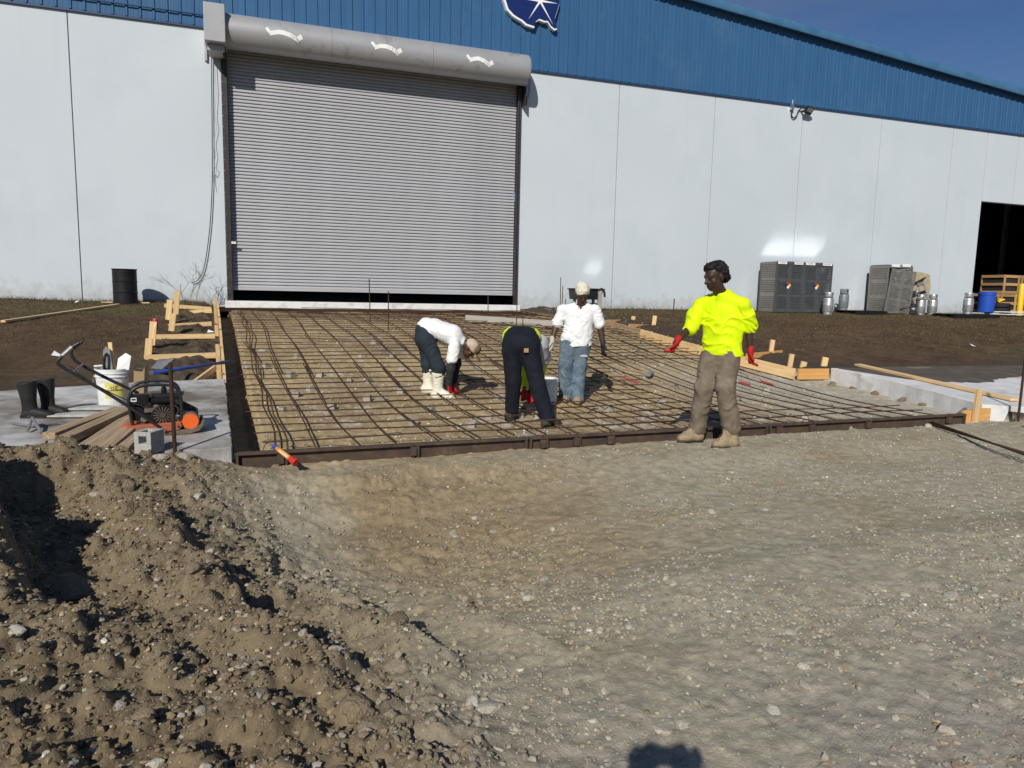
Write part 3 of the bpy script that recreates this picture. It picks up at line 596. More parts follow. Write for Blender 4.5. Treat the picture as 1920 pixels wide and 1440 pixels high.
# ------------------------------------------------------------------ flood lamp
p = onY(1517, 207, WY-.25)
FL = thing('flood_lamp', 'black flood lamp with a curved conduit below the blue cladding', 'lamp', tuple(p))
Mx = Matrix.Translation(p) @ Matrix.Rotation(R(38), 4, 'X') @ Matrix.Rotation(R(12), 4, 'Y')
MB().box((0, 0, 0), (.30, .09, .25)).box((0, .07, 0), (.22, .07, .18)).build('housing', 'black_metal', FL, M=Mx, bevel=.012)
MB().box((0, -.048, .03), (.24, .006, .14)).build('glass', 'lamp_glass', FL, M=Mx)
world_part(MB().tube(spline(pw([(1502, 204), (1497, 208), (1493, 218), (1487, 221), (1484, 214), (1485, 203)], WY-.06)), .02, 8), 'conduit', 'black_metal', FL, smooth=True)
q = onY(1485, 201, WY-.06); world_part(MB().box(q, (.1, .1, .2)).tube([tuple(q), (q[0]+.02, WY-.06, WTOP+.1)], .012, 6), 'junction_box', 'galv', FL)
world_part(MB().box((p[0]-.12, WY-.12, p[2]), (.05, .24, .05)), 'arm', 'black_metal', FL)
# ------------------------------------------------------------------ concrete slabs
def slab(name, outline, th=.2, seed=0, label=None, mat='concrete'):
    mb = MB(); rr = random.Random(seed); pts = []
    for (x0, y0), (x1, y1) in zip(outline, outline[1:]+outline[:1]):
        n = max(1, int(math.dist((x0, y0), (x1, y1))/.12)) if max(y0, y1) < 11 and min(abs(x0), abs(x1)) < 11 else 1
        for i in range(n):
            t = i/n; j = .008; pts.append((x0+(x1-x0)*t+rr.uniform(-j, j), y0+(y1-y0)*t+rr.uniform(-j, j)))
    mb.prism(pts, lambda u, v, t: (u, v, float(slabz(v))-th*t), 0, 1)
    o = mb.build(name, mat, bevel=.008); o['kind'] = 'structure'; return o
eL = lambda y: float(edgeL(y))
slab('pavement', [(eL(6.62)-.02, 6.62), (eL(10.35)-.02, 10.35), (-1.6, 10.2), (-3.4, 9.6), (-9, 9.4), (-9, 6.7), (-3, 6.75), (-1.4, 6.7), (-.8, 6.6)], seed=1)
slab('pavement', [(9.37, 7.04), (9.6, 8.0), (9.8, 9.0), (9.84, 10.35), (12, 10.35), (16, 9.7), (30, 9.0), (30, 4.6), (16, 5.4), (11, 6.3), (9.6, 6.9)], th=.34, seed=2, mat='concrete_white')
mu = MB(); rm_ = random.Random(8); up_ = []; lo_ = []
for i in range(120):
    x_ = 9.95+i*.1; up_.append((x_, 10.34-.045*max(0, x_-12)-rm_.uniform(0, .03) if x_ < 16 else 9.6-(x_-16)*.05)); lo_.append((x_, 9.0+.25*float(fbm2(np.array([x_*.9]), np.array([3.3]), 5, 77, .62)[0])+.05*rm_.uniform(-1, 1)+1.2*math.exp(-((x_-9.9)/.25)**2)-.4*math.exp(-((x_-11.2)/.8)**2)))
mu.add([(a, b, sz_(b)) for sz_ in (lambda v: float(slabz(v))+.006,) for a, b in up_]+[(a, b, float(slabz(b))+.006) for a, b in lo_], [(i, i+1, 121+i, 120+i) for i in range(119)])
o = mu.build('mud_film', 'mud'); o['kind'] = 'structure'
def sz(y): return float(slabz(y))
def onslab(x, y):
    P = EYE+ray(x, y)*np.linspace(2, 30, 6000)[:, None]; i = np.argmax(P[:, 2] < slabz(P[:, 1])); return P[i]
def onprof(x, y, off=0.0):
    P = EYE+ray(x, y)*np.linspace(2, 40, 9000)[:, None]; i = np.argmax(P[:, 2] < prof(P[:, 1])+off); return P[i]
def onfield(x, y, off=0.0):
    P = EYE+ray(x, y)*np.linspace(2, 45, 9000)[:, None]; i = np.argmax(P[:, 2] < field(P[:, 1])+off); return P[i]
# ------------------------------------------------------------------ steel side forms along the near edge
def fy(x): return 6.72+.021*(x+.27)
def steel_form(x0, x1, label, stakes):
    F = thing('steel_form', label, 'form', ((x0+x1)/2, fy((x0+x1)/2), -.12), group='steel forms along the near edge')
    def P(x, dy, z): return (x, fy(x)+dy, z)
    prf = [(-.055, .055), (-.055, .03), (-.012, .024), (-.006, -.105), (-.05, -.112), (-.05, -.125), (.006, -.125), (.008, .04), (.012, .055)]
    mb = MB().prism(prf, lambda u, v, t: P(x0+(x1-x0)*t, u, v), 0, 1); world_part(mb, 'rail', 'form_steel', F, bevel=.004)
    for x in stakes:
        world_part(MB().box(P(x, -.045, -.02), (.06, .05, .085)).box(P(x+.045, -.03, -.035), (.03, .04, .12)), 'stake_pocket', 'form_steel', F, bevel=.004)
        world_part(MB().cyl(P(x, -.05, -.3), P(x+random.uniform(-.01, .01), -.05, .045+random.uniform(0, .035)), .013, n=8), 'stake', 'rebar', F)
    for x in (x0+.02, x1-.02): world_part(MB().box(P(x, -.025, -.035), (.022, .06, .165)), 'end_plate', 'form_steel', F)
    return F
steel_form(-.27, 2.55, 'rusty steel form, the left end section beside the white slab', [.12, 1.35])
steel_form(2.56, 5.6, 'rusty steel form, middle section behind the walking man in yellow', [2.72, 3.1, 3.5, 5.05])
steel_form(5.61, 8.86, 'rusty steel form, right section ending at the timber end board', [5.75, 6.25, 7.15, 8.55])
# ------------------------------------------------------------------ reinforcement mat
MAT = thing('rebar_mat', 'wide mat of rusty reinforcing bars tied over the sand bed', 'rebar', (4.2, 13.5, .3))
KS = .062
def lx(x0, y): return x0-KS*(y-7.0)
nlong = 0
def bar_obj(pts, r):
    global nlong; nlong += 1
    return world_part(MB().tube(pts, r, 6), 'rebar', 'rebar', MAT, smooth=True)
rb = random.Random(5)
xs = [.13, .19]+[.46+.405*k+rb.uniform(-.03, .03) for k in range(21)]
for k, x0 in enumerate(xs):
    yb = 7.0+rb.uniform(0, .12); yt = 20.35
    if x0 > 8.2: yt = 11.5+rb.uniform(0, 1)
    ph = rb.uniform(0, 6); amp = rb.uniform(.01, .035); cut = rb.uniform(11, 15)
    def line(ya, yb_, dx, dz): return [(lx(x0, y)+dx+amp*math.sin(y*.9+ph)+(.025*math.sin(y*2.7+ph) if k < 2 else 0), y, float(prof(y))+dz+.012*math.sin(y*1.7+ph)) for y in np.arange(ya, yb_+.01, .45)]
    bar_obj(line(yb, min(cut+.5, yt), 0, 0), .0095)
    if yt > cut: bar_obj(line(cut-.6, yt, .035, .004), .0095)
y = 7.35; k = 0
while y < 20.3:
    ph = rb.uniform(0, 6); xa = float(edgeL(y))+rb.uniform(.16, .28); xe = float(edgeR(y))-.15
    short = 7.9 < y < 11.6
    xb = min(xe, rb.uniform(5.2, 6.1) if short else xe)
    if y < 7.9: xb = 8.7
    def tl(a, b, dz): return [(x_, y+.012*math.sin(x_*1.3+ph)+.021*(x_-4)*.5, float(prof(y))+.02+dz+.008*math.sin(x_*2.1+ph)) for x_ in np.linspace(a, b, 12)]
    mid = rb.uniform(2.5, 5)
    if xb-mid > .8: bar_obj(tl(xa, mid+.5, 0), .0078); bar_obj(tl(mid, xb, .006), .0078)
    else: bar_obj(tl(xa, xb, 0), .0078)
    y += .315+rb.uniform(-.03, .03)+(.06 if y < 9 else 0)
# dense top mat close to the door
for k in range(6):
    yy = 18.2+k*.36; bar_obj([(x_, yy, float(prof(yy))+.045+.01*math.sin(x_*2+k)) for x_ in np.linspace(.5+rb.uniform(-.5, .8), 7.2, 8)], .0095)
# small concrete blocks under the bars
bm_ = MB(); bm_.prism([(-.045, -.035), (.045, -.035), (.038, .035), (-.038, .035)], lambda u, v, t: (u, -.04+.08*t, v), 0, 1)
bmesh_ = bm_.mesh('concrete_block'); bmesh_.materials.append(MT['spacer'])
sp_px = [(497, 683), (558, 665), (582, 726), (555, 737), (530, 765), (622, 760), (655, 709), (690, 711), (689, 744), (717, 745), (735, 663), (752, 730), (752, 731), (808, 765), (776, 788), (881, 793), (915, 780), (974, 777), (750, 690), (678, 665), (1113, 765), (1142, 765), (1240, 752), (1235, 776), (1195, 676), (1240, 680), (1192, 657), (1205, 642), (1150, 690), (1393, 746), (1510, 777), (1405, 705), (1437, 731), (1270, 723), (545, 700), (600, 700), (860, 645), (635, 640), (700, 640), (1010, 780)]
for x, y in sp_px:
    P = onprof(x, y, -.03); o = bpy.data.objects.new('spacer_block', bmesh_); s = random.uniform(.85, 1.25)
    link(o, None, Matrix.Translation((P[0], P[1], float(prof(P[1]))-.05)) @ Matrix.Rotation(random.uniform(0, 3.1), 4, 'Z') @ Matrix.Rotation(random.uniform(-.15, .15), 4, 'X') @ Matrix.Diagonal((s, s, s, 1)))
    tag(o, 'small grey concrete spacer block propping up the rebar mat', 'spacer', 'concrete spacers under the rebar mat')
# upright pins
def pin(x, yb, yt, label, mat='rebar', r=.012, P=None, group='steel pins standing upright'):
    P = onprof(x, yb, -.06) if P is None else P; d = ray(x, yt); t = math.hypot(P[0], P[1])/math.hypot(d[0], d[1]); top = EYE+d*t
    o = MB().tube([(P[0], P[1], P[2]-.25), tuple(P), (P[0]+random.uniform(-.02, .02), P[1], top[2])], r, 8).build('steel_pin', mat); return tag(o, label, 'pin', group)
pin(694, 603, 523, 'tall thin steel pin in the mat, leftmost of those before the shutter'); pin(728, 618, 546, 'short steel pin in the mat just right of the leftmost tall one')
pin(915, 606, 554, 'short steel pin behind the grey plank across the mat'); pin(968, 618, 535, 'tall steel pin in the mat before the right door rail')
pin(1050, 590, 520, 'taller of two steel pins left of the man in the white beanie'); pin(1053.5, 590, 536, 'shorter of two steel pins left of the man in the white beanie')
pin(1262, 595, 560, 'rusty steel pin in the grass left of the man in yellow', P=onfield(1262, 592, 0), r=.016)
pin(1911, 770, 655, 'rusty steel stake on the white slab by the right picture edge', P=onslab(1911, 769), r=.016)
pin(328, 850, 680, 'dark steel stake standing before the plate compactor', P=onslab(328, 848), r=.017)
# red paint bars and plank on the mat
for i, (a, b, lab) in enumerate([((1168, 707), (1195, 719), 'short red painted bar lying right of the man in jeans'), ((1387, 716), (1407, 722), 'short red painted bar beside the hanging red glove'), ((1427, 714), (1450, 722), 'short red painted bar before the timber edge board')]):
    p, q = onprof(*a, .02), onprof(*b, .02); o = MB().tube([tuple(p), tuple(q)], .014, 8).build('red_bar', 'red_paint'); tag(o, lab, 'bar', 'red bars on the mat')
pl = board('plank', tuple(onprof(873, 596, .06)), tuple(onprof(1040, 607, .06)), .06, .15, 'grey_wood', up=(0, 0, 1)); tag(pl, 'grey weathered plank laid on edge across the rebar mat', 'plank')
p, q = onprof(1165, 691, .02), onprof(1219, 700, .02)
HM = thing('sledge_hammer', 'long wooden handled hammer lying on the mat beside the man in jeans', 'hammer', tuple(p)); world_part(MB().tube([tuple(p), tuple(q)], .018, 8), 'handle', 'old_wood', HM)
dq = Vector(q-p).cross(Vector((0, 0, 1))).normalized(); world_part(MB().cyl(Vector(q)-dq*.1, Vector(q)+dq*.1, .05, n=8), 'head', 'steel_tool', HM)
# ------------------------------------------------------------------ timber edge forms
def stake(P, h, lean, mat, parent, wd=.09, d=.04, ax=0):
    P = Vector(P); T = P+Vector((lean[0], lean[1], h)); return board('stake', P-Vector((lean[0]*.5, lean[1]*.5, .25)), T, wd, d, mat, parent, up=(math.sin(ax), math.cos(ax), 0), taper=.14)
LF = thing('timber_form', 'pale timber form with stakes and braces along the left side', 'formwork', (-.8, 14, .5))
def lf(y, dx=0, dz=0): return (float(edgeL(y))-.02+dx, y, float(prof(y))+dz)
ys = [10.45, 13.2, 16.4, 20.3]
for a, b in zip(ys, ys[1:]): board('edge_board', lf(a+.01, 0, .05), lf(b-.01, 0, .05), .04, .24, 'pine', LF)
def fpt(x, y, off): return tuple(onprof(x, y, off))
# braces seen in the photo: (left end, right end)
for (a, b, off) in [((270, 671), (405, 666), .17), ((285, 632), (403, 630), .16), ((315, 612), (397, 607), .16), ((304, 589), (397, 583), .17), ((308, 573), (396, 579), .2)]:
    q = lf(10, 0); B = onprof(b[0], b[1], off); A = EYE+ray(*a)*((B-EYE)[1]/ray(*a)[1]); A = onY(a[0], a[1], B[1]-.12); board('brace', tuple(A), tuple(B), .045, .085, 'pine', LF)
B = onprof(412, 720, .1); A = onY(310, 725, B[1]+.0); board('brace', tuple(A), tuple(B), .045, .09, 'pine', LF)
B2 = onprof(403, 690, .16); A2 = onY(365, 718, B[1]+.06); board('brace', tuple(A2), tuple(B2), .04, .085, 'pine', LF)
for (x, yb, yt, Yr) in [(276, 668, 635, 11.9), (284, 633, 603, 12.6), (321, 608, 588, 14.0), (315, 588, 562, 14.9), (329, 578, 545, 15.6)]:
    Pb = onY(x, yb, Yr); Pt = onY(x+4, yt, Yr); board('stake', tuple(Pb-np.array([0, 0, .12])), tuple(Pt), .1, .04, 'pine', LF, up=(0, 1, 0))
for yy, h in [(10.5, .14), (11.3, .17), (12.4, .13), (14.2, .15), (15.9, .2), (17.8, .16), (19.6, .25)]: stake(lf(yy, -.06, -.05), .15+h, (-.01, .01), 'pine', LF, ax=1.2)
RF = thing('timber_form', 'orange timber form with braces along the right side of the mat', 'formwork', (8.8, 13.5, .5))
rpx = [(1131, 600), (1202, 618), (1312, 649), (1491, 692)]
rp = [onprof(x, y, .13) for x, y in rpx]
for a, b in zip(rp, rp[1:]): board('edge_board', tuple(a-np.array([0, 0, .09])), tuple(b-np.array([0, 0, .09])), .045, .2, 'old_wood' if a is rp[0] else 'pine', RF)
c0 = rp[-1]+np.array([.05, -.02, -.09]); c1 = onprof(1553, 692, .13)-np.array([0, 0, .09]); board('end_board', tuple(c0), tuple(c1), .045, .2, 'pine_orange', RF)
g0, g1 = onprof(985, 573, .12), onprof(1128, 600, .12); board('edge_board', tuple(g0-np.array([0, 0, .07])), tuple(g1-np.array([0, 0, .07])), .05, .2, 'grey_wood', RF)
for (a, b, off) in [((1180, 611), (1243, 613), .12), ((1130, 604), (1200, 601), .1), ((1400, 668), (1466, 661), .16), ((992, 570), (1035, 566), .2)]:
    A = onprof(a[0], a[1], off); Bp = onY(b[0], b[1], A[1]+.5); board('brace', tuple(A), tuple(Bp), .045, .1, 'pine_orange', RF)
for (x, yb, yt, off, wdt) in [(1225, 612, 592, .1, .1), (1185, 604, 593, .1, .1), (1173, 606, 602, .1, .1), (1446, 668, 637, .1, .09), (1482, 688, 664, .1, .09), (1505, 690, 678, .1, .11), (1545, 692, 670, .1, .11), (993, 568, 557, .15, .1), (1026, 566, 556, .15, .1)]:
    A = onprof(x, yb, off)+np.array([.04, .1, 0]); T = onY(x+3, yt, A[1]); board('stake', tuple(A-np.array([0, 0, .2])), tuple(T), wdt, .045, 'pine', RF, up=(.2, 1, 0))
EB = thing('end_board', 'short orange timber board with a leaning stake at the right end', 'formwork', (9.2, 7.0, -.1))
board('board', (8.93, 6.97, -.02), (9.72, 7.02, -.0), .04, .2, 'pine_orange', EB); a = onY(1828, 787, 6.93); b = onY(1836, 730, 6.93)
board('stake', tuple(a-np.array([0, 0, .1])), tuple(b), .09, .04, 'pine', EB, up=(0, 1, 0))
a, b = onslab(1592, 687), onslab(1893, 754); o = board('plank', (a[0]+.2, a[1], sz(a[1])+.03), (b[0]+.1, b[1], sz(b[1])+.03), .14, .04, 'pine'); tag(o, 'long pale plank lying along the edge of the right slab', 'plank')
a = onZ(1855, 792, -.04); PW = MB().prism([(9.0, 6.55), (9.7, 6.75), (11.2, 7.0), (11.4, 6.2), (10.2, 6.05), (9.55, 6.0)], lambda u, v, t: (u, v-.35, .02+.05*(u-9)+.018*t), 0, 1).build('plywood_sheet', 'pine_orange'); tag(PW, 'broken plywood sheet lying at the lower right of the slab', 'plywood')
for k in range(3):
    z = -.005; pa = onZ(1738+k*5, 796+k*1.5, z); pb = onZ(1990, 872+k*5-k, z); pts = [tuple(pa+(pb-pa)*t+np.array([0, .012*math.sin(5*t+k), .02*k*(1-t)+.012])) for t in np.linspace(0, 1, 9)]
    for i in range(len(pts)): pts[i] = (pts[i][0], pts[i][1], max(pts[i][2], gz(pts[i][0], pts[i][1])+.012+.008*k))
    o = MB().tube(pts, .011, 6).build('rebar', 'rebar', smooth=True); tag(o, 'loose rusty rebar in the bundle lying on the gravel at the right', 'rebar', 'loose rebar bundle')
# ------------------------------------------------------------------ rubble along the edges
chunk_labels = [(303, 858, .075, 'grey concrete chunk standing beside the hollow block'), (430, 858, .075, 'flat concrete chunk at the corner of the left slab'), (465, 866, .07, 'pale angular stone in front of the left end of the steel form'), (350, 862, .085, 'flat broken concrete piece at the front of the left slab'), (395, 858, .08, 'broken concrete edge piece beside the slab corner'), (372, 933, .055, 'whitish rock high on the dirt bank'), (390, 1135, .085, 'brown flat rock in the middle of the dirt heap'), (480, 1130, .075, 'rounded yellow brown rock on the dirt heap'), (30, 1185, .04, 'pale rock near the left picture edge'), (745, 1165, .075, 'brown squarish rock at the foot of the heap'), (920, 1328, .06, 'oblong tan rock on the gravel before the camera'), (890, 1317, .035, 'white rock beside the oblong tan rock'), (1510, 1288, .035, 'grey pointed stone on the near gravel'), (1450, 1335, .035, 'white speckled stone on the near gravel'), (1785, 1120, .05, 'round light rock on the gravel at the right'), (378, 1335, .03, 'pale blue grey stone near the bottom of the heap'), (130, 1110, .17, 'large round clod of soil at the left'), (1595, 805, .05, 'pale stone beside the steel form at the right'), (1740, 800, .06, 'white stone at the end of the rebar bundle'), (1242, 1372, .04, 'crumbly pale yellow rock by the shadow of the photographer')]
for x, y, s, lab in chunk_labels:
    P = EYE+ray(x, y)*np.linspace(1.5, 14, 4000)[:, None]; gzv = ground_h(P[:, 0], P[:, 1]); i = np.argmax(P[:, 2] < gzv); P = P[i]
    cl = 'clod' in lab or 'lump' in lab or 'brown' in lab; put_stone(P[0], P[1], s, CLODS if cl else STONES, name='clod' if 'clod' in lab else 'rock', label=lab, cat='clod' if 'clod' in lab else 'rock', group='rocks lying about', sink=.3)
for i, (x, y, s) in enumerate([(1560, 720, .09), (1600, 725, .08), (1640, 735, .08), (1690, 748, .09), (1730, 757, .07), (1775, 766, .08), (1595, 718, .12)]):
    P = onprof(x, y, -.05); put_stone(P[0], P[1], s, CLODS, name='dirt_lump', label='dark lump of soil fallen along the foot of the right kerb', cat='soil', group='soil lumps along the right kerb')
# ------------------------------------------------------------------ left corner: compactor, boots, bucket, timber
P0 = onslab(300, 811)
PC = thing('plate_compactor', 'orange and black plate compactor with a long folding handle', 'compactor', M=Matrix.Translation(P0) @ Matrix.Rotation(-math.atan2(P0[0], P0[1]), 4, 'Z') @ Matrix.Diagonal((.8, .8, .8, 1)))
th_ = R(YAW)-math.atan2(P0[0], P0[1]); r_h = math.hypot(P0[0], P0[1]); KX = .8*FPX/(r_h*math.cos(th_)**2); KZ = .8*FPX/(r_h*math.cos(th_))
def L3(x, y, d=0.0): return ((x-300)/KX, d, (811-y)/KZ)
def c2(m, name, mat, parent=PC, **k): return m.build(name, mat, parent, **k)
prf = [(-.33, .03), (-.28, 0), (.32, 0), (.42, .03), (.475, .10), (.48, .15), (.455, .15), (.43, .1), (.33, .055), (-.27, .04), (-.36, .09), (-.385, .085)]
c2(MB().prism(prf, lambda u, v, t: (u, -.19+.42*t, v), 0, 1), 'base_plate', 'plate_steel', bevel=.006)
c2(MB().prism([(-.40, .085), (-.36, .055), (.2, .05), (.24, .1), (.22, .15), (-.34, .13)], lambda u, v, t: (u, -.20+.42*t, v), 0, 1), 'deck', 'orange_paint', bevel=.01)
c2(MB().box((-.3, -.205, .07), (.09, .02, .06)).box((.07, -.205, .075), (.12, .02, .05)), 'bracket', 'orange_paint', bevel=.006)
ex = c2(MB().cyl((.325, -.17, .145), (.325, .2, .145), .105, n=28), 'exciter_housing', 'plate_steel', auto=True, bevel=.008)
c2(MB().cyl((.325, -.185, .145), (.325, -.17, .145), .088, n=28), 'cover', 'orange_bright', ex, auto=True)
c2(MB().prism([(.1, .2), (.4, .2), (.42, .15), (.42, .26), (.26, .36), (.1, .38)], lambda u, v, t: (u, .0+.08*t, v), 0, 1), 'belt_guard', 'grey_frame', bevel=.01)
eng = c2(MB().box((-.08, .02, .26), (.42, .3, .17)).box((-.22, .02, .36), (.14, .26, .16)).box((-.02, .02, .19), (.3, .24, .08)), 'engine_block', 'black_plastic', bevel=.014)
c2(MB().cyl((.035, -.17, .235), (.035, -.1, .235), .118, .122, n=30), 'recoil_starter', 'black_plastic', eng, auto=True, bevel=.006)
ring = MB()
for k in range(16): a = k*math.pi/8; ring.bar((.035+.045*math.cos(a), -.172, .235+.045*math.sin(a)), (.035+.1*math.cos(a), -.172, .235+.1*math.sin(a)), .008, .006, up=(0, 1, 0))
c2(ring, 'vent_slots', 'plate_steel', eng); c2(MB().cyl((.035, -.178, .235), (.035, -.17, .235), .036, n=16), 'hub', 'form_steel', eng)
c2(MB().box((.07, .02, .42), (.34, .3, .12)), 'fuel_tank', 'black_plastic', bevel=.03); c2(MB().cyl((.06, .02, .48), (.06, .02, .53), .03, n=14).cyl((.06, .02, .53), (.06, .02, .55), .02, n=12), 'filler_cap', 'black_plastic')
c2(MB().box((-.2, -.11, .42), (.2, .1, .13)), 'air_filter', 'black_plastic', bevel=.012); c2(MB().box((-.255, -.164, .425), (.06, .006, .045)), 'label', 'paper'); c2(MB().box((-.255, -.169, .428), (.04, .004, .018)), 'label_print', 'print_black')
c2(MB().box((-.1, -.14, .3), (.1, .05, .06)).cyl((-.16, -.15, .19), (-.16, -.12, .19), .035, n=12).box((-.03, -.15, .32), (.05, .04, .07)), 'carburettor', 'plate_steel', bevel=.006)
for d in (-.16, .2):
    c2(MB().tube(spline([L3(252, 800, d), L3(246, 760, d), L3(246, 738, d), L3(256, 722, d), L3(280, 716, d), L3(318, 717, d), L3(335, 724, d), L3(342, 742, d), L3(342, 785, d)]), .019, 10), 'roll_frame', 'grey_frame', smooth=True)
for d, pts in ((-.2, [(307, 800), (240, 750), (180, 708), (132, 677), (127, 668), (133, 660), (150, 645), (166, 635)]), (.2, [(262, 738), (200, 705), (158, 680), (146, 668), (143, 655), (150, 648), (164, 638)])):
    c2(MB().tube(spline([L3(x, y, d) for x, y in pts]), .0185, 10), 'handle', 'grey_frame', smooth=True)
c2(MB().tube([L3(150, 645, -.2), L3(150, 645, .2)], .018, 10), 'handle_bar', 'grey_frame'); c2(MB().tube([L3(149, 689, -.2), L3(163, 680, .2)], .012, 8), 'crossbar', 'steel_tool')
c2(MB().tube([L3(135, 658, -.2), L3(152, 643, -.2)], .026, 10), 'grip', 'steel_tool'); c2(MB().cyl(L3(307, 800, -.23), L3(307, 800, -.19), .022, n=12), 'pivot_bolt', 'galv')
c2(MB().tube(spline([(-.05, -.16, .33), (-.18, -.2, .36), (-.3, -.2, .42), L3(190, 712, -.21), L3(140, 672, -.21)]), .006, 6), 'throttle_cable', 'cable', smooth=True)
c2(MB().cyl((.02, .14, .3), (.2, .14, .3), .06, n=14).cyl((.2, .14, .3), (.23, .14, .3), .02, n=10), 'muffler', 'plate_steel', auto=True)
for k, (x_, z_) in enumerate(((-.34, .1), (-.24, .075), (.0, .08), (.12, .08), (.18, .11))): c2(MB().cyl((x_, -.225, z_), (x_, -.205, z_), .014, n=6), 'bolt', 'galv')
c2(MB().box((-.12, -.135, .455), (.12, .03, .03)).box((.2, -.12, .37), (.05, .05, .05)).cyl((-.27, -.13, .33), (-.27, -.17, .33), .02, n=10), 'switch_box', 'grey_frame', bevel=.005)
c2(MB().tube(spline([(.12, -.12, .37), (.2, -.16, .3), (.17, -.17, .22), (.1, -.16, .2)]), .007, 6), 'fuel_hose', 'cable', smooth=True)
# boots
def boot(x, y, yaw, label):
    P = onslab(x, y); B = thing('rubber_boot', label, 'boot', tuple(P), rotz=R(yaw), group='rubber boots on the left slab')
    mb = MB(); pr = [(0, .0, .075, .05), (.0, .05, .078, .052), (-.005, .10, .07, .05), (-.01, .17, .068, .055), (-.015, .26, .08, .068), (-.02, .345, .088, .076), (-.02, .36, .088, .076)]; n = 18; vs = []
    for cx, z, rx, ry in pr: vs += [(cx+rx*math.cos(2*math.pi*j/n), ry*math.sin(2*math.pi*j/n), z+.012*math.cos(2*math.pi*j/n)*(z > .3)) for j in range(n)]
    for cx, z, rx, ry in [(-.02, .36, .082, .07), (-.012, .2, .06, .045)]: vs += [(cx+rx*math.cos(2*math.pi*j/n), ry*math.sin(2*math.pi*j/n), z-.003+.012*math.cos(2*math.pi*j/n)*(z > .3)) for j in range(n)]
    k = len(pr)+2; mb.add(vs, [(i*n+j, i*n+(j+1) % n, (i+1)*n+(j+1) % n, (i+1)*n+j) for i in range(k-1) for j in range(n)]+[tuple(range((k-1)*n, k*n))])
    mb.build('shaft', 'black_rubber', B, smooth=True)
    ft = MB(); n = 16; vs = []; st = [(-.075, .05, .04), (-.06, .055, .075), (0, .052, .11), (.06, .05, .098), (.12, .054, .078), (.17, .05, .066), (.2, .032, .048), (.212, .012, .03)]
    for x_, hw, hh in st:
        for j in range(n):
            a = 2*math.pi*j/n; vs.append((x_, hw*math.copysign(abs(math.cos(a))**.7, math.cos(a)), max(0.012, hh*.5+hh*.5*math.copysign(abs(math.sin(a))**.7, math.sin(a)))))
    ft.add(vs, [(i*n+j, i*n+(j+1) % n, (i+1)*n+(j+1) % n, (i+1)*n+j) for i in range(len(st)-1) for j in range(n)]+[tuple(range(n)), tuple(range((len(st)-1)*n, len(st)*n))]); ft.build('foot', 'black_rubber', B, smooth=True)
    MB().prism([(-.085, -.04), (-.06, -.058), (.05, -.05), (.14, -.058), (.205, -.035), (.222, 0), (.205, .035), (.14, .058), (.05, .05), (-.06, .058), (-.085, .04)], lambda u, v, t: (u, v, .016*t), 0, 1).build('sole', 'black_rubber', B, bevel=.004)
boot(58, 783, -10, 'black rubber boot standing nearer the left picture edge'); boot(92, 776, -24, 'black rubber boot standing nearer the white bucket')
# bucket with tools
def bucket(P, label, h=.37, r=.15, handle=True, sc=1.0, lean=None):
    B = thing('bucket', label, 'bucket', tuple(P), rotz=R(-YAW+20))
    MB().lathe([(r*.86, 0), (r*.865, .005), (r*.97, h*.78), (r*1.05, h*.785), (r*1.05, h*.80), (r*.985, h*.81), (r, h*.87), (r*1.05, h*.88), (r*1.05, h*.895), (r*1.0, h*.905), (r*1.03, h*.99), (r*1.03, h), (r*.97, h), (r*.96, h*.95), (r*.84, .012)], 36).build('pail', 'bucket_white', B, auto=True)
    if handle: MB().tube(spline([(-r*1.06, 0, h*.84), (-r*1.0, -r*.55, h*.62), (-r*.3, -r*1.16, h*.5), (r*.6, -r*.98, h*.6), (r*1.06, 0, h*.84)]), .004, 6).build('bail_handle', 'galv', B, smooth=True)
    return B
BP = onslab(213, 758); BK = bucket(BP, 'white bucket with a yellow label full of trowels beside the compactor', h=.40, r=.165)
lb = MB(); n = 10; vs = []
for i in range(n+1):
    a = -1.9+1.25*i/n
    for z in (.09, .255): rr_ = .165*(.87+.11*z/.31)+.0025; vs.append((rr_*math.cos(a), rr_*math.sin(a), z+.02*math.sin(i*1.3)*(z > .2)))
lb.add(vs, [(2*i, 2*i+2, 2*i+3, 2*i+1) for i in range(n)]); lab_o = lb.build('label', 'label_yellow', BK)
def text(body, size, mat, parent, M, name='lettering', align='CENTER', ext=.0006):
    cu = bpy.data.curves.new(name, 'FONT'); cu.body = body; cu.size = size; cu.align_x = align; cu.align_y = 'CENTER'; cu.extrude = ext
    t_ = bpy.data.objects.new('t', cu); COL.objects.link(t_); me = bpy.data.meshes.new_from_object(t_); bpy.data.objects.remove(t_); me.materials.clear(); me.materials.append(MT[mat])
    o = bpy.data.objects.new(name, me); link(o, parent, M); return o
a = -1.33; rr_ = .165*.955; text('UZ', .05, 'print_black', lab_o, WM[BK] @ Matrix.Translation((rr_*math.cos(a), rr_*math.sin(a), .2)) @ Matrix.Rotation(a+math.pi/2, 4, 'Z') @ Matrix.Rotation(R(90), 4, 'X'))
TW = thing('trowel', 'grey steel trowel standing upright in the white bucket', 'trowel', (BP[0]-.03, BP[1], BP[2]+.34), rotz=R(-YAW))
MB().prism([(-.07, -.1), (-.05, .16), (-.02, .2), (.02, .17), (.05, -.1)], lambda u, v, t: (u, .004*t, v+.1), 0, 1).build('blade', 'steel_tool', TW); MB().tube(spline([(-.01, -.02, .02), (-.015, -.06, .08), (-.005, -.06, .18), (.0, -.02, .22)]), .016, 8).build('handle', 'black_rubber', TW, smooth=True)
o = board('stick', (BP[0]+.02, BP[1]+.02, BP[2]+.1), (BP[0]-.015, BP[1]+.06, BP[2]+.68), .045, .03, 'pine', up=(0, 1, 0)); tag(o, 'upright wooden stick standing in the white bucket', 'stick')
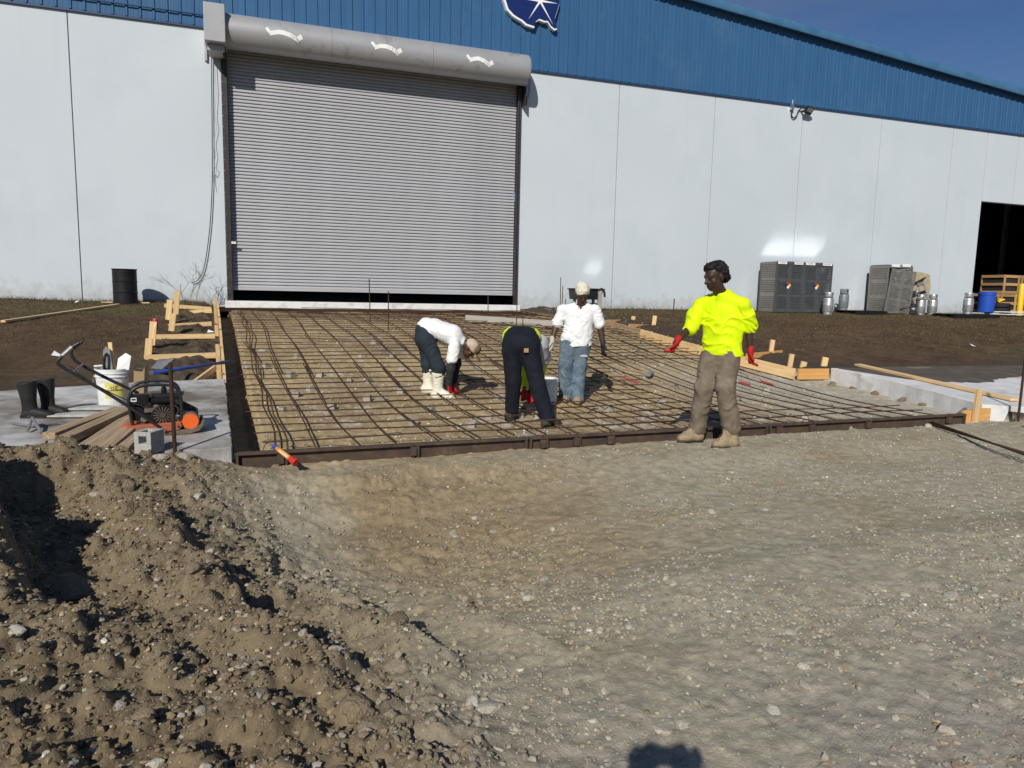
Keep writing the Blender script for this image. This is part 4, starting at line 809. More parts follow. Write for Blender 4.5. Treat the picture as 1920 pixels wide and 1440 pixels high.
o = MB().prism([(0, 0), (.13, .02), (.16, .17), (.1, .2), (.02, .14)], lambda u, v, t: (BP[0]+.05+u, BP[1]-.05+.05*math.sin(u*30)+.01*t, BP[2]+.37+v), 0, 1).build('crumpled_sheet', 'bucket_white'); tag(o, 'crumpled white sheet sticking out of the white bucket', 'sheet')
o = MB().tube([(BP[0]-.16, BP[1]-.06, BP[2]+.43), (BP[0]-.06, BP[1]-.05, BP[2]+.435)], .011, 8).build('tool_handle', 'paper'); tag(o, 'short white tool handle poking out at the bucket rim', 'handle')
q = onslab(247, 762); CB = MB().prism([(0, 0), (.10, .02), (.13, .42), (.10, .36), (.02, .38)], lambda u, v, t: (q[0]+u, q[1]+.3*t+.1, q[2]+v), 0, 1).build('brown_carton', 'card'); tag(CB, 'torn brown carton behind the white bucket', 'carton')
# blue pole with float blade
a = onslab(266, 703); a = onY(266, 702, 9.9); b = onY(431, 678, 11.35)
BF = thing('bull_float', 'blue handled float with a grey blade lying over the left form', 'float', tuple(a)); world_part(MB().tube([tuple(a), tuple(b)], .022, 10), 'pole', 'blue_paint', BF, smooth=True)
world_part(MB().tube([tuple(a-(b-a)*.06), tuple(a+(b-a)*.1)], .026, 10), 'socket', 'steel_tool', BF)
bl = [onY(283, 690, 10.6), onY(298, 673, 10.9), onY(327, 672, 10.9), onY(304, 692, 10.5)]; mb = MB(); mb.add([tuple(p) for p in bl]+[tuple(p+np.array([0, .01, -.012])) for p in bl], [(0, 1, 2, 3), (7, 6, 5, 4), (0, 4, 5, 1), (1, 5, 6, 2), (2, 6, 7, 3), (3, 7, 4, 0)]); world_part(mb, 'blade', 'steel_tool', BF)
# loose timber on the slab
TB = [((92, 824), (224, 777), .12, .06, 'dark brown timber at the back of the plank heap'), ((118, 836), (244, 784), .12, .07, 'pale edged timber lying second from the back of the plank heap'), ((146, 866), (264, 787), .24, .05, 'broad brown board in the middle of the plank heap'), ((178, 870), (262, 806), .11, .05, 'narrow timber leaning over the front of the plank heap'), ((206, 872), (262, 815), .14, .045, 'frontmost board of the plank heap before the compactor')]
for i, (a, b, wd, ht, lab) in enumerate(TB):
    A = onslab(*a); Bq = onslab(*b); o = board('timber', (A[0], A[1], sz(A[1])+.03+.012*(i % 2)), (Bq[0], Bq[1], sz(Bq[1])+.05+.03*(i % 2)), wd, ht, 'old_wood' if i != 2 else 'old_wood'); tag(o, lab, 'timber', 'heap of planks on the left slab')
for a, wd, lab in [((150, 782), 0, 'grey crusted hand float lying nearer the planks'), ((185, 769), 1, 'grey crusted hand float lying under the white bucket')]:
    A = onslab(*a); th = R(-YAW+12); mb = MB(); n = 14
    mb.prism([(.32*math.copysign(abs(math.cos(t))**.8, math.cos(t))*(1 if math.cos(t) > 0 else 1.1), .09*math.sin(t)) for t in np.linspace(0, 2*math.pi, 20)[:-1]], lambda u, v, t: (u, v, .012+.035*t*(1-abs(u)/.5)), 0, 1)
    o = mb.build('hand_float', 'concrete_raw', M=Matrix.Translation(A) @ Matrix.Rotation(th, 4, 'Z'), bevel=.006); tag(o, lab, 'float', 'hand floats on the left slab')
A = onslab(281, 848); HB = thing('concrete_hollow_block', 'grey hollow concrete block standing before the compactor', 'block', (A[0], A[1], sz(A[1])), rotz=R(-YAW-6))
MB().box((0, .0, .045), (.15, .19, .09)).box((0, .065, .14), (.15, .06, .1)).box((-.055, -.03, .14), (.04, .13, .1)).box((.055, -.03, .14), (.04, .13, .1)).box((0, -.082, .172), (.07, .026, .036)).build('block_body', 'cinder', HB, bevel=.004)
RK = thing('trestle', 'thin grey steel frame lying at the front of the left slab', 'frame', tuple(onslab(65, 805))); pts = [(20, 797), (62, 803), (108, 797)]
world_part(MB().tube([tuple(onslab(x, y)+np.array([0, 0, .02])) for x, y in pts], .012, 8), 'bar', 'steel_tool', RK); world_part(MB().tube([tuple(onslab(62, 803)+np.array([0, 0, .1])), tuple(onslab(78, 815)+np.array([0, 0, .02]))], .014, 8).tube([tuple(onslab(62, 803)+np.array([0, 0, .1])), tuple(onslab(52, 812)+np.array([0, 0, .02]))], .014, 8), 'foot', 'steel_tool', RK)
p = onfield(150, 728); o = MB().tube([(p[0]-.35, p[1]-.2, p[2]-.05), (p[0]+.3, p[1]+.2, p[2]+.0)], [.03, .04], 10).build('hose_end', 'olive'); tag(o, 'olive green hose end lying behind the planks', 'hose')
# marker tube on the form
a, b = onY(513, 836, 6.60), onY(555, 868, 6.38); d = b-a
TU = thing('marking_tube', 'orange marking tube with blue cap and red tip on the form', 'tube', tuple(a)); world_part(MB().tube([tuple(a+d*.14), tuple(a+d*.74)], [.022, .022], 12), 'body', 'orange_tube', TU, smooth=True)
world_part(MB().tube([tuple(a), tuple(a+d*.03), tuple(a+d*.15)], [.014, .026, .026], 12), 'cap', 'blue_paint', TU); world_part(MB().tube([tuple(a+d*.74), tuple(a+d*.78), tuple(a+d)], [.024, .03, .034], 12), 'tip', 'red_paint', TU)
nb = np.cross(d/np.linalg.norm(d), CR); pr = MB()
for k in range(5): c = a+d*(.3+.08*k)+np.array([-.004, -.0225, .004]); pr.box(c, (.022, .004, .016))
world_part(pr, 'print', 'paper', TU)
# ------------------------------------------------------------------ things in the left field
dp = onY(236, 571, 20.0); DR = thing('steel_drum', 'black steel drum standing against the pale wall', 'drum', (dp[0], 20.0, gz(dp[0], 20.0)))
MB().lathe([(.27, 0), (.285, .0), (.285, .02), (.272, .03), (.272, .28), (.284, .295), (.272, .31), (.272, .55), (.284, .565), (.272, .58), (.272, .84), (.287, .85), (.287, .87), (.27, .87), (.27, .85), (.0, .85)], 36).build('shell', 'black_drum', DR, auto=True)
hoops = MB()
for z in (.70, .74, .78): hoops.lathe([(.272, z), (.277, z+.006), (.272, z+.012)], 36)
hoops.build('rib', 'black_drum', DR, auto=True)
a, b = onY(4, 582, 15.0), onY(222, 572, 18.6); o = board('batten', (a[0], a[1], gz(a[0], a[1])+.04), (b[0], b[1], gz(b[0], b[1])+.05), .09, .04, 'pine'); tag(o, 'long pale batten lying on the brown grass towards the drum', 'batten')
for dx, lab in ((-.42, 'small pale board end sticking out left of the drum'), (.4, 'small pale board end sticking out right of the drum')):
    o = board('board_end', (dp[0]+dx-.12, 20.1, gz(dp[0], 20.1)+.03), (dp[0]+dx+.14, 20.05, gz(dp[0], 20.05)+.04), .1, .03, 'pine'); tag(o, lab, 'board')
cp = onY(289, 606, 12.62); CA = thing('drink_can', 'red drink can standing at the top of a form stake', 'can', (cp[0]+.02, cp[1], cp[2]-.09)); MB().lathe([(.03, 0), (.038, .012), (.038, .15), (.03, .163)], 20).build('body', 'can_red', CA, auto=True); MB().lathe([(.029, .163), (.031, .17), (.026, .168), (.0, .166)], 20).build('lid', 'alu', CA)
for i in range(3): MB().box((.01*(i-1), -.037, .04+.03*i), (.014, .006, .03)).build('print', 'paper', CA)
sp0 = onY(352, 556, 20.2); SP = thing('bare_sapling', 'leafless twiggy sapling against the wall left of the shutter', 'sapling', (sp0[0], 20.2, gz(sp0[0], 20.2)))
rs = random.Random(4)
def branch(mb, p, d, l, r, n):
    q = p+d*l; mid = p+d*l*.5+Vector((rs.uniform(-.03, .03), rs.uniform(-.03, .03), 0)); mb.tube([p, mid, q], [r, r*.85, r*.65], 5)
    if n:
        for _ in range(rs.choice((2, 3))): branch(mb, p+(q-p)*rs.uniform(.45, 1), (d+Vector((rs.uniform(-.9, .9), rs.uniform(-.4, .4), rs.uniform(-.25, .35)))).normalized(), l*rs.uniform(.55, .85), r*.62, n-1)
for k in range(3):
    mb = MB(); branch(mb, Vector((.14*k-.1, .05*k, -.05)), Vector((rs.uniform(-.25, .3), 0, 1)).normalized(), .52, .013, 4); mb.build('stem', 'twig', SP)
# ------------------------------------------------------------------ bin and stand behind the man in the beanie
bp_ = onY(1098, 568, 20.0); TO = thing('black_tote', 'black open tote on legs against the wall behind the beanie man', 'tote', (bp_[0], 20.0, gz(bp_[0], 20.0)))
MB().prism([(-.42, .32), (-.46, .62), (.46, .62), (.36, .32)], lambda u, v, t: (u, -.3+.6*t, v), 0, 1).build('tub', 'black_plastic', TO, bevel=.02); MB().box((0, 0, .635), (.98, .66, .035)).build('rim', 'black_drum', TO, bevel=.01); MB().box((.1, .05, .657), (.5, .4, .006)).build('lid', 'cage_top', TO)
for x in (-.33, .3): MB().box((x, .1, .16), (.07, .07, .34)).build('leg', 'grey_wood', TO)
hz = onY(1124, 570, 19.7); PO = thing('hooded_post', 'short wooden post with a black hook beside the black tote', 'post', (hz[0], 19.7, gz(hz[0], 19.7))); MB().box((0, 0, .28), (.12, .1, .66)).build('post', 'grey_wood', PO, bevel=.008); MB().tube(spline([(-.06, -.02, .6), (.03, -.04, .66), (.12, -.04, .58), (.15, -.04, .42)]), .035, 8).build('hook', 'black_rubber', PO, smooth=True)
# ------------------------------------------------------------------ gas cages
def perf(w_, h_, cell=.03, blank=True, door=True):
    """perforated sheet in x,z: solid cells only"""
    nx_ = int(w_/cell); nz_ = int(h_/cell); g = np.ones((nz_, nx_), bool)
    for i in range(nz_):
        f = i/nz_; band = (.05 < f < .31) or (.37 < f < .63) or (.69 < f < .95)
        if not band or i % 2: continue
        for j in range(nx_):
            u = j/nx_
            if u < .07 or u > .93 or (door and .42 < u < .58): continue
            g[i, j] = (j+(i//2 % 2)) % 2 == 0
    mb = MB(); cx, cz = w_/nx_, h_/nz_
    for i in range(nz_):
        j = 0
        while j < nx_:
            if g[i, j]:
                k = j
                while k < nx_ and g[i, k]: k += 1
                mb.add([(j*cx, 0, i*cz), (k*cx, 0, i*cz), (k*cx, 0, (i+1)*cz), (j*cx, 0, (i+1)*cz)], [(0, 1, 2, 3)]); j = k
            else: j += 1
    return mb
CY0, CY1 = 19.75, 20.55
def cage(x0, x1, ztop, label, roof='cage_top', side=True, signs=True, door_mat='cage_dark', opened=False, zb=None):
    zb = gz((x0+x1)/2, CY0)+.03 if zb is None else zb; h_ = ztop-zb; wd = x1-x0
    C = thing('gas_cage', label, 'cage', (x0, CY0, zb), group='perforated gas bottle cages')
    def mk(mb, name, mat, M, par=C): return mb.build(name, mat, par, M=M)
    dm = Matrix.Translation((x0, CY0, zb))
    if opened:
        dm = Matrix.Translation((x0-.22, CY0-.14, zb-.02)) @ Matrix.Rotation(R(-7), 4, 'Z') @ Matrix.Rotation(R(7), 4, 'Y')
    dr = mk(perf(wd if not opened else wd*.95, h_-.1), 'door_panel', door_mat, dm)
    T = Matrix.Translation
    mk(perf(CY1-CY0, h_-.03, door=False), 'side_panel', 'cage', T((x0, CY1, zb)) @ Matrix.Rotation(R(-90), 4, 'Z')); mk(perf(CY1-CY0, h_-.03, door=False), 'side_panel', 'cage', T((x1, CY1, zb)) @ Matrix.Rotation(R(-90), 4, 'Z'))
    mk(MB().box((wd/2, 0, h_/2), (wd-.05, .01, h_-.06)), 'dark_backing', 'cage_dark', T((x0, CY1, zb)))  # solid dark sheet added so the holes show a shaded inside
    MB().box((wd/2, (CY1-CY0)/2, h_-.01), (wd+.01, CY1-CY0+.01, .02)).build('roof', roof, C)
    fr = MB()
    for fx in (0, wd):
        for fyy in (0, CY1-CY0): fr.box((fx, fyy, h_/2-.02), (.045, .045, h_-.04))
    for fyy in (0, CY1-CY0): fr.box((wd/2, fyy, h_-.07), (wd-.05, .04, .09)).box((wd/2, fyy, .03), (wd-.05, .04, .06))
    fr.build('frame', door_mat, C, bevel=.004)
    mk(MB().box((wd/2, 0, 0), (wd-.06, .02, .04)).box((wd/2, .3, 0), (wd-.06, .5, .02)), 'shelf', 'cage_dark', T((x0, CY0+.1, zb+h_*.5)))
    if signs:
        for k, (c, body) in enumerate(((.19, 'FLAMMABLE'), (.80, 'NO SMOKING'))):
            s = MB().box((wd*c, -.03, h_-.055), (wd*.33, .008, .085)).build('sign_plate', 'paper', C)
            text(body, .055, 'red_paint', s, WM[C] @ T((wd*c, -.0365, h_-.055)) @ Matrix.Rotation(R(90), 4, 'X') @ Matrix.Diagonal((.78, 1, 1, 1)))
        for (du, dv, mt) in ((0, .062, 'red_paint'), (-.062, 0, 'sign_blue'), (.062, 0, 'yellow'), (0, -.062, 'paper')):
            MB().prism([(0, .06), (.06, 0), (0, -.06), (-.06, 0)], lambda u, v, t: (wd*.46+du+u, -.012-.006*t, h_*.53+dv+v), 0, 1).build('hazard_label', mt, C)
    return C
c1a = onY(1457, 490, CY0); c1b = onY(1508, 490, CY0); c2b = onY(1561, 492, CY0); zt_ = onY(1480, 490, CY0)[2]
cage(c1a[0], c1b[0]-.02, zt_, 'dark perforated gas cage at the left of the pair'); cage(c1b[0]+.03, c2b[0], zt_-.0, 'dark perforated gas cage at the right of the pair, behind a silver bottle')
c3a = onY(1667, 496, CY0); c3b = onY(1711, 498, CY0); CG3 = cage(c3a[0], c3b[0], onY(1670, 496, CY0)[2], 'grey perforated gas cage with its broken door hanging open', signs=False, door_mat='cage', opened=True, roof='dull_roof')
for i, x in enumerate((1680, 1700)): a = onY(x, 498, CY0-.04); world_part(MB().box(a, (.38, .01, .1)), 'sign_plate', 'paper', CG3)
def gas_bottle(P, rz, label, mat='lpg', h=.76, lean=0):
    M = Matrix.Translation(P) @ Matrix.Rotation(lean, 4, 'Y') @ Matrix.Rotation(rz, 4, 'Z'); B = thing('gas_bottle', label, 'gas bottle', group='gas bottles by the wall', M=M); r = .165
    MB().lathe([(.02, .05), (r*.6, .055), (r*.9, .085), (r, .13), (r, .3), (r*1.006, .305), (r*1.006, .315), (r, .32), (r, .48), (r*.93, .535), (r*.7, .57), (.03, .585)], 30).build('tank', mat, B, auto=True)
    MB().lathe([(r*.82, 0), (r*.85, .0), (r*.85, .09), (r*.82, .09), (r*.82, 0)], 30).build('foot_ring', mat, B, auto=True)
    co = MB(); n = 30; vs = []; fs = []; rr2 = r*.84
    for j in range(n+1):
        a = 2*math.pi*j/n; vs += [(rr2*math.cos(a), rr2*math.sin(a), .545), (rr2*math.cos(a), rr2*math.sin(a), .62), (rr2*math.cos(a), rr2*math.sin(a), .70), (rr2*1.0*math.cos(a), rr2*math.sin(a), .745)]
    for j in range(n):
        for k in range(3):
            if k == 1 and j % 15 in (2, 3, 4, 5): continue
            fs.append((4*j+k, 4*j+4+k, 4*j+5+k, 4*j+1+k))
    co.add(vs, fs); ob = co.build('collar', mat, B, smooth=True); so = ob.modifiers.new('s', 'SOLIDIFY'); so.thickness = .008
    MB().cyl((0, 0, .57), (0, 0, .66), .028, n=10).cyl((0, 0, .63), (.07, 0, .63), .018, n=8).cyl((0, 0, .66), (0, 0, .69), .04, n=10).build('valve', 'steel_tool', B)
    return B
def gb(x, Y, *a, **k):
    p = onY(x, 575, Y); gas_bottle((p[0], Y, gz(p[0], Y)+k.pop('dz', 0)), *a, **k)
gb(1552, 19.2, 1.2, 'silver gas bottle in front of the right dark cage', lean=.03); gb(1581, 20.1, 4.0, 'dull grey gas bottle between the cages', mat='lpg_grey', dz=.12)
gb(1726, 19.6, 4.6, 'dented silver gas bottle next to the scrap pile'); gb(1748, 19.75, 1.0, 'silver gas bottle right of the dented one'); gb(1815, 18.6, 1.9, 'silver gas bottle standing alone on a black pallet', dz=.13)
def pallet(x0, x1, y0, y1, label, z=None, mat='black_plastic', n=7):
    z = gz((x0+x1)/2, (y0+y1)/2) if z is None else z; Pt = thing('pallet', label, 'pallet', ((x0+x1)/2, (y0+y1)/2, z)); w_ = x1-x0; d_ = y1-y0
    for k in range(n): MB().box((-w_/2+w_*(k+.5)/n, 0, .115), (w_/n*.72, d_, .025)).build('slat', mat, Pt)
    for k in range(3): MB().box((0, -d_/2+.05+k*(d_-.1)/2, .05), (w_, .09, .1)).build('runner', mat, Pt)
    return Pt
pa = onY(1590, 578, 19.9); pb_ = onY(1706, 578, 19.9); pallet(pa[0], (pa[0]+pb_[0])/2-.03, 19.5, 20.5, 'low black pallet under the grey gas bottle'); pallet((pa[0]+pb_[0])/2+.03, pb_[0], 19.5, 20.5, 'low black pallet under the open gas cage', z=gz(pb_[0]-1, 20)-.1)
qa = onY(1770, 590, 18.6); qb = onY(1853, 590, 18.6); pallet(qa[0], qb[0], 18.15, 19.1, 'black pallet alone on the grass carrying one bottle')
# scrap between cage and bottles
sA = onY(1712, 570, 20.2); SCR = thing('scrap_pallet', 'broken grey pallet frame leaning on the wall behind the silver bottles', 'scrap', (sA[0], 20.2, gz(sA[0], 20.2)))
for k, (a, b) in enumerate([((1700, 540), (1735, 522)), ((1702, 532), (1733, 533)), ((1708, 575), (1703, 530)), ((1742, 560), (1731, 520)), ((1704, 556), (1738, 546)), ((1715, 575), (1722, 536)), ((1690, 575), (1712, 545)), ((1728, 570), (1700, 550))]):
    A = onY(a[0], a[1], 20.15+.04*k); Bq = onY(b[0], b[1], 20.4); board('slat', tuple(A), tuple(Bq), .12, .035, 'grey_wood' if k % 2 else 'dark_steel', SCR, up=(0, 1, .3))
s2 = onY(1705, 578, 19.5); CO = thing('scrap_coil', 'bent metal tubing heaped beside the open gas cage', 'scrap', (s2[0], 19.6, gz(s2[0], 19.6)))
for k in range(7): c = Vector((rs.uniform(-.2, .5), rs.uniform(-.15, .15), .15+.1*k)); MB().tube(spline([c+Vector((rs.uniform(-.3, .3), rs.uniform(-.1, .1), rs.uniform(-.14, .14))) for _ in range(5)]), rs.uniform(.014, .03), 6).build('tubing', rs.choice(['galv', 'dark_steel', 'plate_steel']), CO, smooth=True)
# ------------------------------------------------------------------ inside the right doorway
def crate(x, y, z, s, label):
    C = thing('wooden_crate', label, 'crate', (x, y, z), group='wooden crates in the dark doorway'); h = s*.82
    for sx in (-1, 1):
        for zz in (.06, h/2, h-.06): MB().box((0, sx*s/2, zz), (s, .03, .11)).build('slat', 'crate_wood', C); MB().box((sx*s/2, 0, zz), (.03, s, .11)).build('slat', 'crate_wood', C)
        for sy in (-1, 1): MB().box((sx*(s/2-.06), sy*(s/2+.02), h/2), (.11, .025, h)).build('post', 'crate_wood', C)
    MB().box((0, 0, h/2), (s-.1, s-.1, h-.1)).build('inner_box', 'dark_steel', C); return C
ce = onY(1862, 575, 21.9); s_ = .95
for i, (dx, dz, lab) in enumerate([(-1.0, 0, 'wooden crate at the lower left of the stack in the dark doorway'), (.02, 0, 'wooden crate at the bottom middle behind the blue barrel'), (1.03, 0, 'wooden crate at the lower right of the stack behind the tyres'), (.1, .79, 'upper left wooden crate on top of the doorway stack'), (1.12, .79, 'upper right wooden crate on top of the doorway stack')]): crate(ce[0]+.3+dx, 22.0, FLOOR+dz, s_, lab)
bb = onY(1849, 572, 21.2); BR = thing('blue_barrel', 'blue plastic barrel inside the dark doorway', 'barrel', (bb[0], 21.2, FLOOR)); MB().lathe([(.26, 0), (.29, .03), (.3, .3), (.31, .7), (.33, .71), (.33, .8), (.31, .82), (.31, .84), (.0, .83)], 30).build('shell', 'barrel_blue', BR, auto=True)
tt = onY(1876, 573, 21.25)
for k, lab in enumerate(('black tyre lying at the bottom of the pair in the doorway', 'black tyre lying on top of the other in the doorway')):
    T_ = thing('tyre', lab, 'tyre', (tt[0], 21.25, FLOOR+.2*k)); MB().lathe([(.2, .02), (.3, 0), (.35, .04), (.36, .1), (.35, .16), (.3, .2), (.2, .18), (.2, .02)], 30).build('rubber', 'tyre', T_, auto=True)
YL = thing('yellow_strap', 'yellow strap bundle lying on top of the tyres', 'strap', (tt[0], 21.25, FLOOR+.4)); MB().tube(spline([(-.15, 0, .04), (0, -.1, .14), (.12, 0, .08), (0, .08, .16), (-.08, -.05, .06)]), .04, 8).build('strap', 'yellow', YL, smooth=True)
bo = onY(1912, 577, 20.3); BL = thing('bollard', 'yellow steel bollard beside the dark doorway', 'bollard', (bo[0], 20.3, gz(bo[0], 20.3))); MB().lathe([(.11, -.1), (.11, 1.22), (.09, 1.27), (.0, 1.28)], 24).build('post', 'yellow', BL, auto=True)
wp = onY(1903, 583, 19.6); WPn = thing('white_panel', 'stack of white bent panels on the ground by the bollard', 'panel', (wp[0], 19.6, gz(wp[0], 19.6)))
for k in range(2): MB().box((.2*k, 0, .08+.09*k), (1.7, .7, .03)).build('sheet', 'paper', WPn, bevel=.008)
p = onY(1885, 470, 30); o = MB().box((p[0]-.2, 30, 6.5), (.18, .2, 9)).build('steel_column', 'grey_wood'); tag(o, 'faint steel column deep inside the dark doorway', 'column')
# litter
lit = [(1548/3.6+1400, 750/3.6+440, 'white scrap of paper on the grass at the right'), (1830, 557, None)]
for (x, y, s, lab) in [(1822, 650, .16, 'white scrap of paper lying on the brown grass at the right'), (388, 620, .14, 'white plastic scrap caught behind the left form'), (1896, 716, .1, 'white pebble like scrap on the slab by the right stake'), (96, 669, .18, 'pale splinter lying on the left grass'), (1575, 583, .1, 'white scrap on the grass before the gas cages'), (140, 569, .1, 'white scrap on the left grass below the wall')]:
    P = onfield(x, y); o = MB().prism([(0, 0), (s, .02), (s*.9, s*.6), (.02, s*.5)], lambda u, v, t: (P[0]+u, P[1]+v, gz(P[0], P[1])+.02+.06*math.sin(u*20+v*9)+.004*t), 0, 1).build('litter_scrap', 'paper'); tag(o, lab, 'litter')
sl = bucket(onprof(1026, 757, -.085), 'white bucket standing behind the bending man in navy', h=.37, r=.15, handle=False)
# ------------------------------------------------------------------ grass
def blades(name, n, x0, x1, y0, y1, hmin, hmax, pal, wid=.006, dens=None):
    X = RNG.uniform(x0, x1, n); Y = RNG.uniform(y0, y1, n)
    k = (X < edgeL(Y)-.1) | (X > edgeR(Y)+.1)
    if dens is not None: k &= RNG.random(n) < dens(X, Y)
    X, Y = X[k], Y[k]; n = len(X); Z = ground_h(X, Y); h = RNG.uniform(hmin, hmax, n); a = RNG.uniform(0, 6.28, n); l = RNG.normal(0, .7, (n, 2))*h[:, None]
    dx, dy = np.cos(a)*wid, np.sin(a)*wid
    V = np.stack([np.stack([X-dx, Y-dy, Z-.01], 1), np.stack([X+dx, Y+dy, Z-.01], 1), np.stack([X+l[:, 0], Y+l[:, 1], Z+h], 1)], 1).reshape(-1, 3)
    m = npmesh(name, V, np.arange(3*n).reshape(-1, 3), MT['pebble'], smooth=False); vcol(m, np.repeat(np.array(pal)[RNG.integers(0, len(pal), n)]*RNG.uniform(.7, 1.3, (n, 1)), 3, 0)); o = bpy.data.objects.new(name, m); link(o); o['kind'] = 'stuff'
dead = [(.13, .085, .044), (.085, .054, .028), (.17, .125, .07), (.06, .052, .022), (.1, .058, .03)]
dn = lambda X, Y: np.clip(sst(11.5, 14, Y)+.5*fbm2(X*.8, Y*.8, 3, 401), 0, 1)
blades('grass', 60000, 8, 30, 11, 20.8, .02, .065, dead, .007, dn); blades('grass', 26000, -7, -.9, 11, 20.8, .015, .05, dead, .005, dn)
blades('grass', 5000, 8, 30, 20.45, 20.85, .04, .2, [(.1, .085, .045), (.07, .075, .03), (.14, .11, .06)], .004, lambda X, Y: np.clip(.3+fbm2(X*.9, Y*0, 3, 411), 0, 1))
blades('grass', 1800, -7, -1, 20.4, 20.85, .03, .12, [(.1, .085, .045), (.05, .07, .02)], .005)
# ------------------------------------------------------------------ people: distance fields turned into one continuous surface each
class Vox:
    def __init__(s, h=.01): s.h = h; s.ops = []; s.lo = np.full(3, 1e9); s.hi = np.full(3, -1e9)
    def _bb(s, pts, r, cut=False):
        P = np.array(pts, float); lo, hi = P.min(0)-r, P.max(0)+r
        if not cut: s.lo = np.minimum(s.lo, lo); s.hi = np.maximum(s.hi, hi)
        return lo, hi
    def cone(s, a, b, ra, rb, k=.03, ax=None, sq=1.0, cut=False):
        """tapered limb; ax, sq: squeeze factor along an axis (sq > 1 makes it thinner there)"""
        a, b = np.array(a, float), np.array(b, float); bb = s._bb([a, b], max(ra, rb)*max(1, 1/min(sq, 1)), cut)
        A = None if ax is None else np.array(ax, float)/np.linalg.norm(ax)
        def f(P):
            p = P-a; d = b-a
            if A is not None: p = p+(p@A)[..., None]*(sq-1)*A; d = d+(d@A)*(sq-1)*A
            t = np.clip((p@d)/(d@d), 0, 1); return (np.linalg.norm(p-t[..., None]*d, axis=-1)-(ra+(rb-ra)*t))/max(sq, 1)**.5
        s.ops.append((f, bb, k, cut)); return s
    def ell(s, c, r, k=.02, M=None, cut=False):
        c = np.array(c, float); r = np.array(r, float); bb = s._bb([c], r.max(), cut); Rm = np.eye(3) if M is None else M
        def f(P):
            q = (P-c)@Rm; k0 = np.linalg.norm(q/r, axis=-1); k1 = np.linalg.norm(q/(r*r), axis=-1)+1e-9; return k0*(k0-1)/k1
        s.ops.append((f, bb, k, cut)); return s
    def mesh(s, name, mat, disp=None, smooth=1):
        h = s.h; m = .05; lo = s.lo-m; n = np.ceil((s.hi+m-lo)/h).astype(int)+1; D = np.full(n, .06, np.float32); late = []
        for f, (a, b), k, cut in s.ops:
            i0 = np.maximum(np.floor((a-.045-lo)/h).astype(int), 0); i1 = np.minimum(np.ceil((b+.045-lo)/h).astype(int)+1, n)
            g = np.stack(np.meshgrid(*[lo[q]+h*np.arange(i0[q], i1[q]) for q in range(3)], indexing='ij'), -1); d = f(g); sl = tuple(slice(i0[q], i1[q]) for q in range(3)); e = D[sl]
            if cut: late.append((sl, d)); continue
            w_ = np.clip(.5+.5*(e-d)/k, 0, 1); D[sl] = e*(1-w_)+d*w_-k*w_*(1-w_)
        if disp is not None:
            I = np.argwhere(np.abs(D) < .045); P = lo+h*I; D[tuple(I.T)] += disp(P)
        for sl, d in late: D[sl] = np.maximum(D[sl], -d)
        return nets(name, D, lo, h, mat, smooth)
def nets(name, D, lo, h, mat, smooth):
    S = D < 0; n = np.array(D.shape)-1; cnt = np.zeros(n, np.int16); pos = np.zeros(tuple(n)+(3,), np.float32)
    cor = [(i, j, k) for i in (0, 1) for j in (0, 1) for k in (0, 1)]
    def sub(A, c): return A[c[0]:c[0]+n[0], c[1]:c[1]+n[1], c[2]:c[2]+n[2]]
    for a in cor:
        for q in range(3):
            if a[q]: continue
            b = list(a); b[q] = 1; m = sub(S, a) != sub(S, b)
            if not m.any(): continue
            da, db = sub(D, a)[m], sub(D, b)[m]; t = da/(da-db); p = np.repeat(np.array([a], np.float32), len(t), 0); p[:, q] += t; cnt[m] += 1; pos[m] += p
    act = cnt > 0; idx = -np.ones(n, np.int64); idx[act] = np.arange(act.sum()); V = (np.argwhere(act)+pos[act]/cnt[act][:, None])*h+lo; F = []
    for q in range(3):
        u, v = (q+1) % 3, (q+2) % 3; sl0 = [slice(None)]*3; sl1 = [slice(None)]*3; sl0[q] = slice(0, -1); sl1[q] = slice(1, None)
        A, B = S[tuple(sl0)], S[tuple(sl1)]; E_ = np.argwhere(A != B); E_ = E_[(E_[:, u] > 0) & (E_[:, v] > 0) & (E_[:, u] < n[u]) & (E_[:, v] < n[v])]
        if not len(E_): continue
        def cell(du, dv):
            c = E_.copy(); c[:, u] -= du; c[:, v] -= dv; return idx[tuple(c.T)]
        Q = np.stack([cell(1, 1), cell(0, 1), cell(0, 0), cell(1, 0)], 1); fl = ~A[tuple(E_.T)]; Q[fl] = Q[fl][:, ::-1]; F.append(Q)
    F = np.concatenate(F); F = F[(F >= 0).all(1)]
    for _ in range(smooth):
        acc = np.zeros_like(V); c = np.zeros(len(V))
        for i in range(4):
            for j in (1, 3): np.add.at(acc, F[:, i], V[F[:, (i+j) % 4]]); np.add.at(c, F[:, i], 1)
        V = V*.5+.5*acc/np.maximum(c, 1)[:, None]
    return npmesh(name, V, F, MT[mat])
